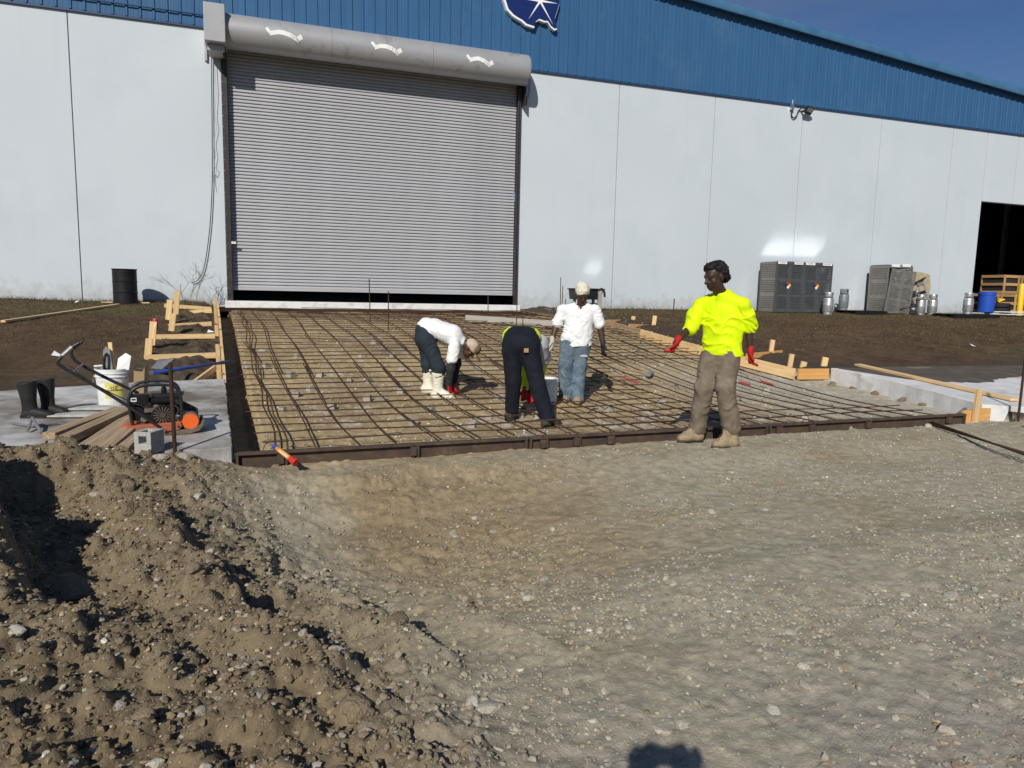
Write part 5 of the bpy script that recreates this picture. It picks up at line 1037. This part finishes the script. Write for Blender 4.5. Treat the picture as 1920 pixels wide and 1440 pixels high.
def folds(amp, sc, seed, stretch=(1, 1, 1), fine=.5):
    """drapery: broad swells plus narrow creases that run aslant"""
    st_ = np.array(stretch, float)
    def f(P):
        q = P*st_*sc; w1 = vn3(q[:, 0]*.8, q[:, 1]*.8, q[:, 2]*.8, seed)-.5; a = vn3(q[:, 0]*.7, q[:, 1]*.7, q[:, 2]*.7, seed+1)-.5
        out = -amp*.7*a
        for k, (cx, cz) in enumerate(((.62, .78), (-.66, .75), (.15, .99))):
            u = q[:, 0]*cx+q[:, 2]*cz+1.6*w1; v = q[:, 0]*cz-q[:, 2]*cx
            c = vn3(u*2.0, v*.55, q[:, 1]*.6, seed+5+k); m = vn3(q[:, 0]*.9+9*k, q[:, 1]*.9, q[:, 2]*.9, seed+9+k)
            out = out-amp*fine*1.6*(np.clip(1-np.abs(2*c-1), 0, 1)**2-.33)*np.clip((m-.3)*2.2, 0, 1)
        return out
    return f
for nm, c, c2, ro, kw in [('skin', (.038, .022, .015), (.055, .031, .02), .45, {}), ('skin2', (.05, .024, .014), (.075, .036, .02), .45, {}), ('hair', (.006, .005, .005), (.012, .01, .009), .7, {}), ('hiviz', (.62, .80, .0), (.68, .86, .0), .75, {}), ('white_cloth', (.74, .74, .73), (.8, .8, .79), .85, dict(dirt=(.6, .58, .54), dscale=6, dlo=.62, dhi=.85)),
                          ('khaki', (.125, .095, .066), (.185, .145, .105), .9, dict(dirt=(.26, .22, .165), dscale=5, dlo=.5, dhi=.75)), ('denim', (.065, .1, .135), (.14, .19, .225), .9, dict(dirt=(.27, .3, .3), dscale=4, dlo=.55, dhi=.75)), ('navy', (.005, .006, .012), (.009, .011, .019), .9, {}), ('teal_dark', (.014, .022, .03), (.022, .033, .042), .85, {}),
                          ('dark_sleeve', (.022, .024, .025), (.03, .032, .033), .85, {}), ('tan_boot', (.27, .2, .12), (.36, .28, .18), .85, dict(dirt=(.16, .115, .07), dscale=9, dlo=.5, dhi=.65)), ('sole', (.06, .05, .042), None, .85, {}), ('cream_boot', (.66, .62, .48), (.74, .7, .57), .5, dict(dirt=(.42, .37, .26), dscale=9, dlo=.55, dhi=.75)), ('red_glove', (.42, .012, .012), (.34, .012, .012), .7, {}),
                          ('grip_dark', (.05, .012, .012), (.03, .01, .01), .6, {}), ('white_glove', (.5, .48, .42), (.42, .4, .34), .8, {}), ('black_glove', (.015, .015, .016), None, .6, {}), ('beanie', (.62, .58, .46), (.68, .64, .52), .95, dict(bump=.5, bscale=160)), ('cap_tan', (.40, .32, .23), (.52, .44, .34), .9, {}), ('grey_shirt', (.4, .41, .42), (.46, .47, .48), .9, {}), ('dark_boot', (.03, .028, .026), (.06, .055, .05), .75, {}), ('lime', (.5, .68, .03), None, .8, {})]:
    pm(nm, c, c2, rough=ro, scale=9, spec=.3, **kw)
pm('frayed', (.3, .31, .3), (.5, .5, .47), rough=.95, scale=40)
def V3(*a): return np.array(a, float)
def unit(v): v = np.array(v, float); return v/np.linalg.norm(v)
def hand(vx, wrist, d, side, thumb_side, grow=0.0, curl=.5, S=1.0):
    """palm plus five bent fingers; d: direction of the fingers, side: across the palm towards the little finger, normal = back of the hand"""
    d = unit(d); side = unit(np.array(side)-d*np.dot(side, d)); nrm = np.cross(d, side)*thumb_side; w0 = np.array(wrist, float); g = grow
    pc = w0+d*.05*S
    vx.cone(w0+d*.015*S, w0+d*.085*S, .034*S+g, .038*S+g, .015, ax=nrm, sq=1.9)
    for i, (off, l) in enumerate(((-.030, .072), (-.010, .08), (.011, .075), (.030, .058))):
        b = w0+d*.09*S+side*off*S; m = b+unit(d-nrm*curl*.7)*l*.5*S; t = m+unit(d-nrm*curl*2.0)*l*.5*S
        vx.cone(b-d*.02*S, m, .0105*S+g, .0095*S+g, .006); vx.cone(m, t, .0095*S+g, .0075*S+g, .004)
    b = w0+d*.03*S-side*.03*S; m = b+unit(d*.7-side*.75-nrm*.3)*.045*S; t = m+unit(d-side*.15-nrm*.5)*.035*S
    vx.cone(b, m, .014*S+g, .0115*S+g, .01); vx.cone(m, t, .0115*S+g, .009*S+g, .004)
def head_axes(fwd, up):
    f = unit(fwd); u = unit(np.array(up, float)-f*np.dot(up, f)); return np.stack([np.cross(f, u), f, u], 1)      # columns: right, forward, up
def add_head(vx, c, A, S=1.1):
    def P(x, y, z): return np.array(c)+A@(np.array([x, y, z])*S)
    vx.ell(P(0, -.012, .03), V3(.075, .095, .088)*S, .02, A); vx.ell(P(0, .022, -.05), V3(.058, .068, .068)*S, .03, A); vx.ell(P(0, .058, -.088), V3(.028, .026, .024)*S, .02, A)
    vx.cone(P(-.04, .07, .022), P(.04, .07, .022), .014*S, .014*S, .015); vx.cone(P(0, .085, .012), P(0, .106, -.028), .009*S, .0155*S, .012); vx.cone(P(-.014, .094, -.032), P(.014, .094, -.032), .008*S, .008*S, .008)
    vx.cone(P(-.018, .083, -.058), P(.018, .083, -.058), .0095*S, .0095*S, .006); vx.cone(P(-.016, .080, -.074), P(.016, .080, -.074), .0105*S, .0105*S, .006)
    for s in (-1, 1):
        vx.ell(P(.034*s, .093, .004), V3(.013, .012, .009)*S, .0, A, cut=True); vx.ell(P(.03*s, .074, .003), V3(.0125, .0125, .0105)*S, .004, A)
        vx.ell(P(.076*s, -.012, -.008), V3(.011, .02, .034)*S, .008, A); vx.ell(P(.045*s, .055, -.03), V3(.02, .02, .02)*S, .02, A)
def boot_shape(vx, ankle, heel, toe, g=0.0, shaft=None, rs=.058, S=1.0):
    heel, toe, ankle = (np.array(q, float) for q in (heel, toe, ankle)); d = unit(toe-heel); up = V3(0, 0, 1)
    lat = np.cross(d, up); h = heel+up*.045*S+d*.03; mid = heel+(toe-heel)*.62+up*.043*S; tp = toe-d*.045*S+up*.036*S
    vx.cone(h, mid, .045*S+g, .049*S+g, .02); vx.cone(mid, tp, .049*S+g, .037*S+g, .02, ax=up, sq=1.15); vx.cone(h+d*.015, ankle, .047*S+g, .05*S+g, .04); vx.cone(ankle, mid+up*.012, .047*S+g, .036*S+g, .03)
    if shaft is not None: vx.cone(ankle, shaft, .052*S+g, rs+g, .03)
def sole_part(heel, toe, parent, mat='sole', S=1.0, M=None):
    heel, toe = np.array(heel, float), np.array(toe, float); d = unit(toe-heel); lat = unit(np.cross(d, V3(0, 0, 1))); l = np.linalg.norm(toe-heel); up = np.cross(lat, d)
    out = [(-.02, -.03), (0, -.043), (.1, -.04), (.18, -.05), (.26, -.04), (l+.0, -.0), (.26, .04), (.18, .05), (.1, .04), (0, .043), (-.02, .03)]
    out = [(a*(l/.29), b*S*1.05) for a, b in out]; return MB().prism(out, lambda u, v, t: tuple(heel+d*u+lat*v+up*(.024*t-.004)), 0, 1).build('sole', mat, parent, bevel=.005)
def put(mesh, name, parent): o = bpy.data.objects.new(name, mesh); link(o, parent); return o
def figure(px0, py0, X, Y, Z, scale, label):
    o = thing('person', label, 'person', (X, Y, Z), rotz=R(-YAW)); return o, (lambda x, y, d=0.0: V3((x-px0)/scale, d, (py0-y)/scale))
# ---- the man in the yellow shirt
FP = onZ(1318, 832, -.03); sc1 = FPX/float((FP-EYE)@CF)
H1, q = figure(1318, 832, FP[0], FP[1], gz(FP[0], FP[1])+.005, sc1, 'walking person in a neon yellow shirt, khaki trousers and red gloves')
sR, sL = q(1304, 575, .10), q(1371, 573, -.10); eR_, wR = q(1284, 617, .02), q(1256, 640, -.10); eLb, wL = q(1386, 611, -.05), q(1392, 655, -.07)
pel, chest, nk = q(1343, 660, 0), q(1342, 592, 0), q(1334, 551, -.02); hd = q(1320, 524, -.06); hipR, hipL = q(1327, 670, .05), q(1353, 670, -.05)
kR, aR = q(1312, 727, -.03), q(1309, 803, .06); kL, aL = q(1347, 722, -.14), q(1362, 795, -.12); fw1 = unit(V3(-.8, -.6, 0)); lat1 = unit(sL-sR)
toeR, heelR = q(1268, 829, -.02), q(1317, 832, .06); heelR[2] = .03; toeR[2] = .015
toeL, heelL = q(1324, 829, -.22), q(1374, 829, -.12); toeL[2] = 0; heelL[2] = .0
A1 = head_axes(V3(-.86, -.38, -.26), V3(-.1, 0, 1)); fx = np.cross(lat1, V3(0, 0, 1))
bd = Vox(.0085); add_head(bd, hd, A1, 1.18); bd.cone(nk-V3(0, 0, .03), hd-V3(-.02, 0, .07), .066, .062, .03); bd.cone(chest, pel, .105, .11, .04, ax=fx, sq=1.5); bd.cone(sR+(sL-sR)*.1, sL+(sR-sL)*.1, .04, .04, .03); bd.cone(nk, chest, .05, .09, .03)
for s_, e_, w_ in ((sR, eR_, wR), (sL, eLb, wL)): bd.cone(s_+(e_-s_)*.2, e_, .046, .044, .03); bd.cone(e_, w_, .045, .03, .02); bd.cone(w_, w_+(w_-e_)*.2, .028, .024, .02)
for h_, k_, a_ in ((hipR, kR, aR), (hipL, kL, aL)): bd.cone(h_, k_, .08, .055, .04); bd.cone(k_, a_, .052, .038, .02)
for a_, t_ in ((aR, toeR), (aL, toeL)): bd.cone(a_, a_+(t_-a_)*.6, .032, .026, .02)
put(bd.mesh('body', 'skin'), 'body', H1)
sh = Vox(.007); hem = q(1344, 664, 0)
sh.cone(chest, hem, .195, .20, .035, ax=fx, sq=1.6); sh.cone(nk+V3(.02, 0, -.05), sR, .07, .066, .03); sh.cone(nk+V3(.02, 0, -.04), sL, .075, .068, .03); sh.cone(nk+V3(.03, 0, -.06), chest, .08, .17, .04, ax=fx, sq=1.5)
for s_, e_, r_ in ((sR, eR_, .078), (sL, eLb, .074)): sh.cone(s_, s_+(e_-s_)*.55, .068, .076, .03); sh.cone(s_+(e_-s_)*.5, s_+(e_-s_)*1.02, .076, r_, .02)
sh.ell(nk+V3(-.02, -.03, .045), V3(.075, .09, .055), cut=True); sh.ell(hem+V3(.0, 0, -.165), V3(.45, .4, .165), cut=True)
put(sh.mesh('shirt', 'hiviz', folds(.017, 8, 3, fine=.8)), 'shirt', H1)
pt = Vox(.009); pt.cone(q(1341, 655, 0), q(1341, 678, 0), .145, .145, .05, ax=fx, sq=1.35)
for h_, k_, a_ in ((hipR, kR, aR), (hipL, kL, aL)): pt.cone(h_, k_, .112, .094, .035); pt.cone(k_, a_+V3(0, 0, -.015), .094, .09, .03)
put(pt.mesh('trousers', 'khaki', folds(.018, 9, 7)), 'trousers', H1)
for (a_, he, to) in ((aR, heelR, toeR), (aL, heelL, toeL)):
    b_ = Vox(.008); boot_shape(b_, a_, he, to, .006, a_+V3(0, 0, .06), .062); bo_ = put(b_.mesh('boot', 'tan_boot', folds(.006, 14, 9)), 'boot', H1); sole_part(he, to, bo_)
for w_, e_, sd, th, d_ in ((wR, eR_, V3(.2, .9, .1), 1, V3(-.42, -.12, -.9)), (wL, eLb, V3(.3, .9, 0), -1, V3(.0, -.1, -1))):
    g_ = Vox(.005); hand(g_, w_, d_, sd, th, .003, 1.25, 1.15); g_.cone(w_-d_*.03, w_+unit(d_)*.03, .036, .034, .015); put(g_.mesh('glove', 'red_glove', smooth=1), 'glove', H1)
hr = Vox(.008); P_ = lambda x, y, z: hd+A1@V3(x*1.1, y*1.1, z*1.1)
hr.ell(P_(0, -.035, .075), V3(.098, .105, .075), .02, A1); hr.ell(P_(0, -.085, .02), V3(.095, .06, .085), .03, A1); hr.ell(P_(0, -.1, -.03), V3(.075, .045, .05), .03, A1); hr.ell(P_(0, .035, .095), V3(.075, .05, .045), .03, A1)
for s in (-1, 1): hr.ell(P_(.075*s, -.045, .02), V3(.02, .045, .055), .02, A1)
def curl(P): return -.03*(vn3(P[:, 0]*46, P[:, 1]*46, P[:, 2]*46, 5)-.45)-.02*(vn3(P[:, 0]*95, P[:, 1]*95, P[:, 2]*95, 6)-.5)
put(hr.mesh('hair', 'hair', curl, 0), 'hair', H1)
# ---- the man in the white beanie
FP = onprof(1075, 754, -.085); sc4 = FPX/float((FP-EYE)@CF)
H4, q = figure(1075, 754, FP[0], FP[1], FP[2]+.0, sc4, 'person in a white T-shirt, torn jeans and white beanie walking forward')
sR, sL = q(1050, 581, .0), q(1112, 581, 0); eA, wA = q(1039, 612, .03), q(1032, 638, -.04); eB, wB = q(1121, 614, .03), q(1126, 643, -.02)
pel, chest, nk, hd = q(1076, 640), q(1081, 590), q(1082, 575, -.01), q(1084, 554, -.07); hA, hB = q(1062, 645, -.01), q(1089, 645, .01); kA, aA = q(1058, 684, -.05), q(1061, 737, .0); kB, aB = q(1085, 684, .0), q(1081, 740, -.09)
tA, heA = q(1055, 753, -.17), q(1064, 752, .07); tB, heB = q(1079, 753, -.27), q(1082, 753, -.03)
for v in (tA, heA, tB, heB): v[2] = .0
A4 = head_axes(V3(.08, -.85, -.5), V3(0, -.45, 1)); fx = V3(0, -1, 0)
bd = Vox(.0095); add_head(bd, hd, A4); bd.cone(nk-V3(0, 0, .03), hd-V3(0, -.02, .06), .06, .056, .03); bd.cone(chest, pel, .12, .12, .04, ax=fx, sq=1.3); bd.cone(sR+(sL-sR)*.1, sL+(sR-sL)*.1, .04, .04, .03)
for s_, e_, w_ in ((sR, eA, wA), (sL, eB, wB)): bd.cone(s_+(e_-s_)*.2, e_, .056, .053, .03); bd.cone(e_, w_, .054, .034, .02); bd.cone(w_, w_+(w_-e_)*.2, .028, .024, .02)
for h_, k_, a_ in ((hA, kA, aA), (hB, kB, aB)): bd.cone(h_, k_, .08, .055, .04); bd.cone(k_, a_, .052, .038, .02)
for a_, t_ in ((aA, tA), (aB, tB)): bd.cone(a_, a_+(t_-a_)*.6, .032, .026, .02)
put(bd.mesh('body', 'skin2'), 'body', H4)
be = Vox(.008); P_ = lambda x, y, z: hd+A4@V3(x, y, z); be.ell(P_(0, -.02, .065), V3(.1, .115, .098), .02, A4); be.ell(P_(0, -.05, .115), V3(.065, .07, .055), .05, A4); be.ell(P_(0, .12, -.03), V3(.13, .12, .085), cut=True, M=A4); be.ell(P_(0, .02, -.10), V3(.15, .15, .1), cut=True, M=A4)
put(be.mesh('beanie', 'beanie', folds(.012, 14, 23, (1, 1, 1.6))), 'beanie', H4)
sh = Vox(.0075); hem = q(1077, 640); sh.cone(chest+V3(0, 0, -.03), hem, .20, .22, .035, ax=fx, sq=1.5); sh.cone(sR+V3(.03, 0, 0), sL-V3(.03, 0, 0), .066, .066, .04); sh.cone(nk+V3(0, 0, -.03), chest, .09, .14, .05, ax=fx, sq=1.15)
for s_, e_ in ((sR, eA), (sL, eB)): sh.cone(s_, s_+(e_-s_)*.8, .068, .085, .03)
sh.ell(nk+V3(0, -.03, .05), V3(.082, .1, .06), cut=True); sh.ell(nk+V3(0, -.13, -.01), V3(.045, .07, .065), cut=True); sh.ell(hem+V3(.06, 0, -.18), V3(.32, .3, .13), cut=True); sh.ell(hem+V3(-.16, 0, -.14), V3(.12, .3, .12), cut=True)
put(sh.mesh('shirt', 'white_cloth', folds(.02, 9, 33)), 'shirt', H4)
pt = Vox(.009); pt.cone(q(1075, 634), q(1075, 650), .19, .18, .05, ax=fx, sq=1.5)
for h_, k_, a_ in ((hA, kA, aA), (hB, kB, aB)): pt.cone(h_, k_, .122, .1, .04); pt.cone(k_, a_+V3(0, 0, -.02), .1, .095, .03)
jn = put(pt.mesh('jeans', 'denim', folds(.018, 9, 37)), 'jeans', H4)
for (x, y, w_, h_) in ((1057, 661, .10, .05), (1090, 666, .11, .06)):
    tp_ = Vox(.007); c = q(x, y, -.10); tp_.ell(c, V3(w_*.55, .018, h_*.3), .01); o = put(tp_.mesh('torn_patch', 'frayed', folds(.01, 25, 39)), 'torn_patch', jn); o['label'] = 'frayed pale hole in the jeans'
for (a_, he, to) in ((aA, heA, tA), (aB, heB, tB)):
    b_ = Vox(.008); boot_shape(b_, a_, he, to, .008, a_+V3(0, 0, .05), .06); bo_ = put(b_.mesh('boot', 'tan_boot', folds(.006, 14, 41)), 'boot', H4); sole_part(he, to, bo_)
for w_, e_, sd, th, d_, mt in ((wA, eA, V3(.2, .9, 0), 1, V3(-.02, -.15, -1), 'white_glove'), (wB, eB, V3(-.2, .9, 0), -1, V3(.02, -.15, -1), 'black_glove')):
    g_ = Vox(.0055); hand(g_, w_, d_, sd, th, .003, .5, 1.12); g_.cone(w_-d_*.03, w_+unit(d_)*.03, .037, .035, .015); put(g_.mesh('glove', mt, smooth=1), 'glove', H4)
# ---- the man bending in white boots
FP = onprof(815, 743, -.085); sc2 = FPX/float((FP-EYE)@CF)
H2, q = figure(815, 743, FP[0], FP[1], FP[2]+.0, sc2, 'bending person in a white shirt and cream rubber boots tying bars')
pel, wst, chest = q(798, 628, 0), q(812, 616, 0), q(845, 627, 0); nk, hd = q(866, 640, -.0), q(880, 652, -.02); sN, sF = q(853, 646, -.19), q(857, 640, .18); eN, wN = q(846, 689, -.17), q(843, 718, -.10); eF, wF = q(854, 685, .16), q(850, 717, .06)
hN, hF = q(800, 636, -.09), q(796, 634, .09); kN, aN = q(823, 688, -.10), q(822, 730, -.10); kF, aF = q(801, 684, .10), q(802, 722, .10)
heN, tN = q(813, 746, -.10), q(853, 747, -.14); heF, tF = q(792, 736, .10), q(818, 737, .02)
for v in (heN, tN): v[2] = -.01
for v in (heF, tF): v[2] = .045
A2 = head_axes(V3(.55, -.12, -.83), V3(.83, 0, .55)); sax = unit(chest-pel); fx2 = np.cross(sax, V3(0, 1, 0))
bd = Vox(.0095); add_head(bd, hd, A2); bd.cone(chest+V3(.1, 0, -.03), hd, .062, .056, .03); bd.cone(chest, pel, .12, .12, .04, ax=fx2, sq=1.25); bd.cone(sN+(sF-sN)*.1, sF+(sN-sF)*.1, .045, .045, .03)
for s_, e_, w_ in ((sN, eN, wN), (sF, eF, wF)): bd.cone(s_, e_, .056, .044, .03); bd.cone(e_, w_, .044, .03, .02); bd.cone(w_, w_+(w_-e_)*.2, .028, .024, .02)
for h_, k_, a_ in ((hN, kN, aN), (hF, kF, aF)): bd.cone(h_, k_, .08, .055, .04); bd.cone(k_, a_, .052, .038, .02)
for a_, t_ in ((aN, tN), (aF, tF)): bd.cone(a_, a_+(t_-a_)*.6, .032, .026, .02)
put(bd.mesh('body', 'skin2'), 'body', H2)
sh = Vox(.009); sh.cone(wst, chest, .155, .16, .04, ax=fx2, sq=1.15); sh.cone(q(801, 613, 0), wst, .14, .155, .04, ax=fx2, sq=1.2); sh.cone(sN+V3(0, .05, 0), sF-V3(0, .05, 0), .075, .075, .05); sh.cone(chest, nk, .13, .07, .04)
for s_, e_ in ((sN, eN), (sF, eF)): sh.cone(s_, s_+(e_-s_)*.55, .073, .08, .035)
put(sh.mesh('shirt', 'white_cloth', folds(.017, 9, 43)), 'shirt', H2)
sv = []
for s_, e_, w_ in ((sN, eN, wN), (sF, eF, wF)):
    v_ = Vox(.008); v_.cone(s_+(e_-s_)*.3, e_, .066, .06, .03); v_.cone(e_, w_, .06, .048, .03); put(v_.mesh('sleeve', 'dark_sleeve', folds(.008, 11, 47)), 'sleeve', H2)
pt = Vox(.009); pt.cone(q(797, 622, 0), q(797, 636, 0), .15, .155, .05, ax=V3(1, 0, 0), sq=1.0)
for h_, k_, a_ in ((hN, kN, aN), (hF, kF, aF)): pt.cone(h_, k_, .118, .098, .06); pt.cone(k_, k_+(a_-k_)*.35, .098, .082, .03)
put(pt.mesh('trousers', 'teal_dark', folds(.015, 7, 53)), 'trousers', H2)
for a_, k_, he, to in ((aN, kN, heN, tN), (aF, kF, heF, tF)):
    b_ = Vox(.008); boot_shape(b_, a_, he, to, .012, a_+(k_-a_)*.75, .078); bo_ = put(b_.mesh('rubber_boot', 'cream_boot', folds(.010, 9, 59, (1, 1, 1.4))), 'rubber_boot', H2); sole_part(he, to, bo_, 'cream_boot')
for w_, e_, sd, th, d_ in ((wN, eN, V3(.3, .8, 0), -1, V3(.15, .0, -1)), (wF, eF, V3(.3, -.8, 0), 1, V3(.1, -.3, -1))):
    g_ = Vox(.0055); hand(g_, w_, d_, sd, th, .003, .8, 1.12); g_.cone(w_-d_*.03, w_+unit(d_)*.03, .04, .036, .015); put(g_.mesh('glove', 'red_glove', smooth=1), 'glove', H2)
cp_ = Vox(.008); P_ = lambda x, y, z: hd+A2@V3(x, y, z); cp_.ell(P_(0, -.01, .05), V3(.099, .119, .098), .02, A2); cp_.ell(P_(0, .02, -.085), V3(.16, .18, .10), cut=True, M=A2); cpo = put(cp_.mesh('cap', 'cap_tan'), 'cap', H2)
vz = Vox(.006); vz.ell(P_(0, .155, .03), V3(.078, .085, .012), .01, A2); put(vz.mesh('visor', 'cap_visor'), 'visor', cpo); pf = Vox(.006); pf.ell(P_(0, .05, .075), V3(.085, .075, .075), .01, A2); pf.ell(P_(0, .02, -.06), V3(.16, .18, .10), cut=True, M=A2); put(pf.mesh('front_panel', 'cap_visor'), 'front_panel', cpo)
# ---- the man bending in navy trousers, seen from behind
FP = onprof(992, 795, -.085); sc3 = FPX/float((FP-EYE)@CF)
H3, q = figure(992, 795, FP[0], FP[1], FP[2]+.0, sc3, 'bending person in dark navy trousers seen from behind, lime waistband showing')
pel = q(974, 655, 0); hA, hB = q(957, 660, .02), q(991, 662, .0); kA, aA = q(961, 712, .05), q(959, 770, .16); kB, aB = q(1006, 722, -.05), q(1026, 784, -.10)
heA, tA = q(952, 783, .12), q(970, 783, .36); heB, tB = q(1018, 799, -.16), q(1052, 797, .04)
for v in (heA, tA): v[2] = .02
for v in (heB, tB): v[2] = -.01
wst, chest = q(982, 640, .22), q(1000, 672, .55); nk, hd = q(1002, 694, .72), q(1003, 714, .80); sA_, sB_ = q(978, 684, .58), q(1020, 674, .55); eA_, wA_ = q(985, 715, .62), q(984, 742, .56); eB_, wB_ = q(1012, 722, .70), q(996, 742, .62)
sax = unit(chest-pel); lat3 = unit(V3(1, 0, .1)); fx3 = np.cross(sax, lat3); A3 = head_axes(V3(-.05, .2, -1), V3(0, .95, .2))
bd = Vox(.0095); add_head(bd, hd, A3); bd.cone(chest, hd, .062, .056, .03); bd.cone(chest, pel, .105, .09, .04, ax=fx3, sq=1.25); bd.cone(sA_, sB_, .045, .045, .03)
for s_, e_, w_ in ((sA_, eA_, wA_), (sB_, eB_, wB_)): bd.cone(s_, e_, .052, .043, .03); bd.cone(e_, w_, .043, .03, .02); bd.cone(w_, w_+(w_-e_)*.2, .028, .024, .02)
for h_, k_, a_ in ((hA, kA, aA), (hB, kB, aB)): bd.cone(h_, k_, .08, .055, .04); bd.cone(k_, a_, .05, .038, .02)
for a_, t_ in ((aA, tA), (aB, tB)): bd.cone(a_, a_+(t_-a_)*.6, .032, .026, .02)
put(bd.mesh('body', 'skin2'), 'body', H3)
pt = Vox(.009); pt.cone(q(962, 645, .02), q(986, 645, .02), .155, .155, .06); pt.cone(q(960, 632, .1), q(988, 632, .1), .11, .11, .06)
for h_, k_, a_ in ((hA, kA, aA), (hB, kB, aB)): pt.cone(h_, k_, .125, .098, .05); pt.cone(k_, a_, .098, .088, .03)
tr3 = put(pt.mesh('trousers', 'navy', folds(.014, 7, 63)), 'trousers', H3)
lm = Vox(.007); lm.cone(q(957, 633, .12), q(992, 634, .12), .122, .125, .03); put(lm.mesh('waistband', 'lime', folds(.008, 9, 67)), 'waistband', H3)
sh = Vox(.009); sh.cone(q(986, 640, .22), chest, .165, .17, .06, ax=fx3, sq=1.2); sh.cone(sA_, sB_, .085, .09, .06); sh.cone(q(1008, 650, .25), q(1012, 676, .42), .12, .12, .06)
put(sh.mesh('shirt', 'grey_shirt', folds(.013, 9, 71)), 'shirt', H3)
for s_, e_, w_ in ((sA_, eA_, wA_), (sB_, eB_, wB_)):
    v_ = Vox(.008); v_.cone(s_, e_, .078, .06, .03); v_.cone(e_, e_+(w_-e_)*.85, .06, .048, .03); put(v_.mesh('sleeve', 'lime', folds(.008, 11, 73)), 'sleeve', H3)
    g_ = Vox(.0055); d_ = V3(0, .1, -1); hand(g_, w_, d_, V3(.9, .2, 0), 1 if s_ is sA_ else -1, .003, .8, 1.1); g_.cone(w_-d_*.03, w_+d_*.03, .04, .036, .015); put(g_.mesh('glove', 'red_glove', smooth=1), 'glove', H3)
for a_, he, to in ((aA, heA, tA), (aB, heB, tB)):
    b_ = Vox(.008); boot_shape(b_, a_, he, to, .008, a_+V3(0, 0, .06), .06); bo_ = put(b_.mesh('boot', 'dark_boot', folds(.006, 14, 79)), 'boot', H3); sole_part(he, to, bo_)
c = q(983, 655, -.158); MB().box(c, (.055, .012, .05)).build('patch', 'card', tr3)
# ---- the photographer, whose shadow falls on the near gravel
PHX = EYE-np.array([CF[0], CF[1], 0])/np.hypot(CF[0], CF[1])*.03-np.array([CR[0], CR[1], 0])*.05
PHO = thing('person', 'photographer behind the view holding up a phone, known only by the shadow', 'person', (PHX[0], PHX[1], 0), rotz=R(-YAW))
ph = Vox(.014); z0 = EYE[2]
hd = V3(.03, -.44, z0-.06); nk = V3(.03, -.48, z0-.24); sa, sb = V3(-.17, -.48, z0-.30), V3(.23, -.48, z0-.30)
ph.ell(hd, V3(.085, .1, .12), .03); ph.cone(nk, hd, .06, .06, .03); ph.cone(V3(.03, -.48, z0-.38), V3(.03, -.48, .85), .15, .15, .05, ax=V3(0, 1, 0), sq=1.3); ph.cone(sa, sb, .08, .08, .05)
for s_, e_, w_ in ((sa, V3(-.24, -.3, z0-.3), V3(-.06, -.07, z0-.05)), (sb, V3(.32, -.3, z0-.3), V3(.13, -.07, z0-.06))): ph.cone(s_, e_, .06, .055, .03); ph.cone(e_, w_, .062, .046, .02)
for x in (-.06, .12): ph.cone(V3(x, -.48, .85), V3(x, -.46, .45), .1, .07, .04); ph.cone(V3(x, -.46, .45), V3(x, -.48, .06), .065, .045, .03); ph.cone(V3(x, -.5, .05), V3(x, -.3, .04), .045, .04, .03)
put(ph.mesh('body', 'dark_sleeve'), 'body', PHO)
for w_, sd, th in ((V3(-.06, -.07, z0-.06), V3(0, -.3, -1), 1), (V3(.13, -.07, z0-.06), V3(0, -.3, -1), -1)):
    g_ = Vox(.006); hand(g_, w_, V3(.45*th, .3, .75), sd, th, .006, 1.2); put(g_.mesh('hand', 'skin2', smooth=1), 'hand', PHO)
PH = thing('phone', 'dark phone held up by the photographer', 'phone', (PHX[0], PHX[1], z0), rotz=R(-YAW)); MB().box((.035, -.025, .0), (.155, .008, .075)).build('case', 'black_plastic', PH, bevel=.003)
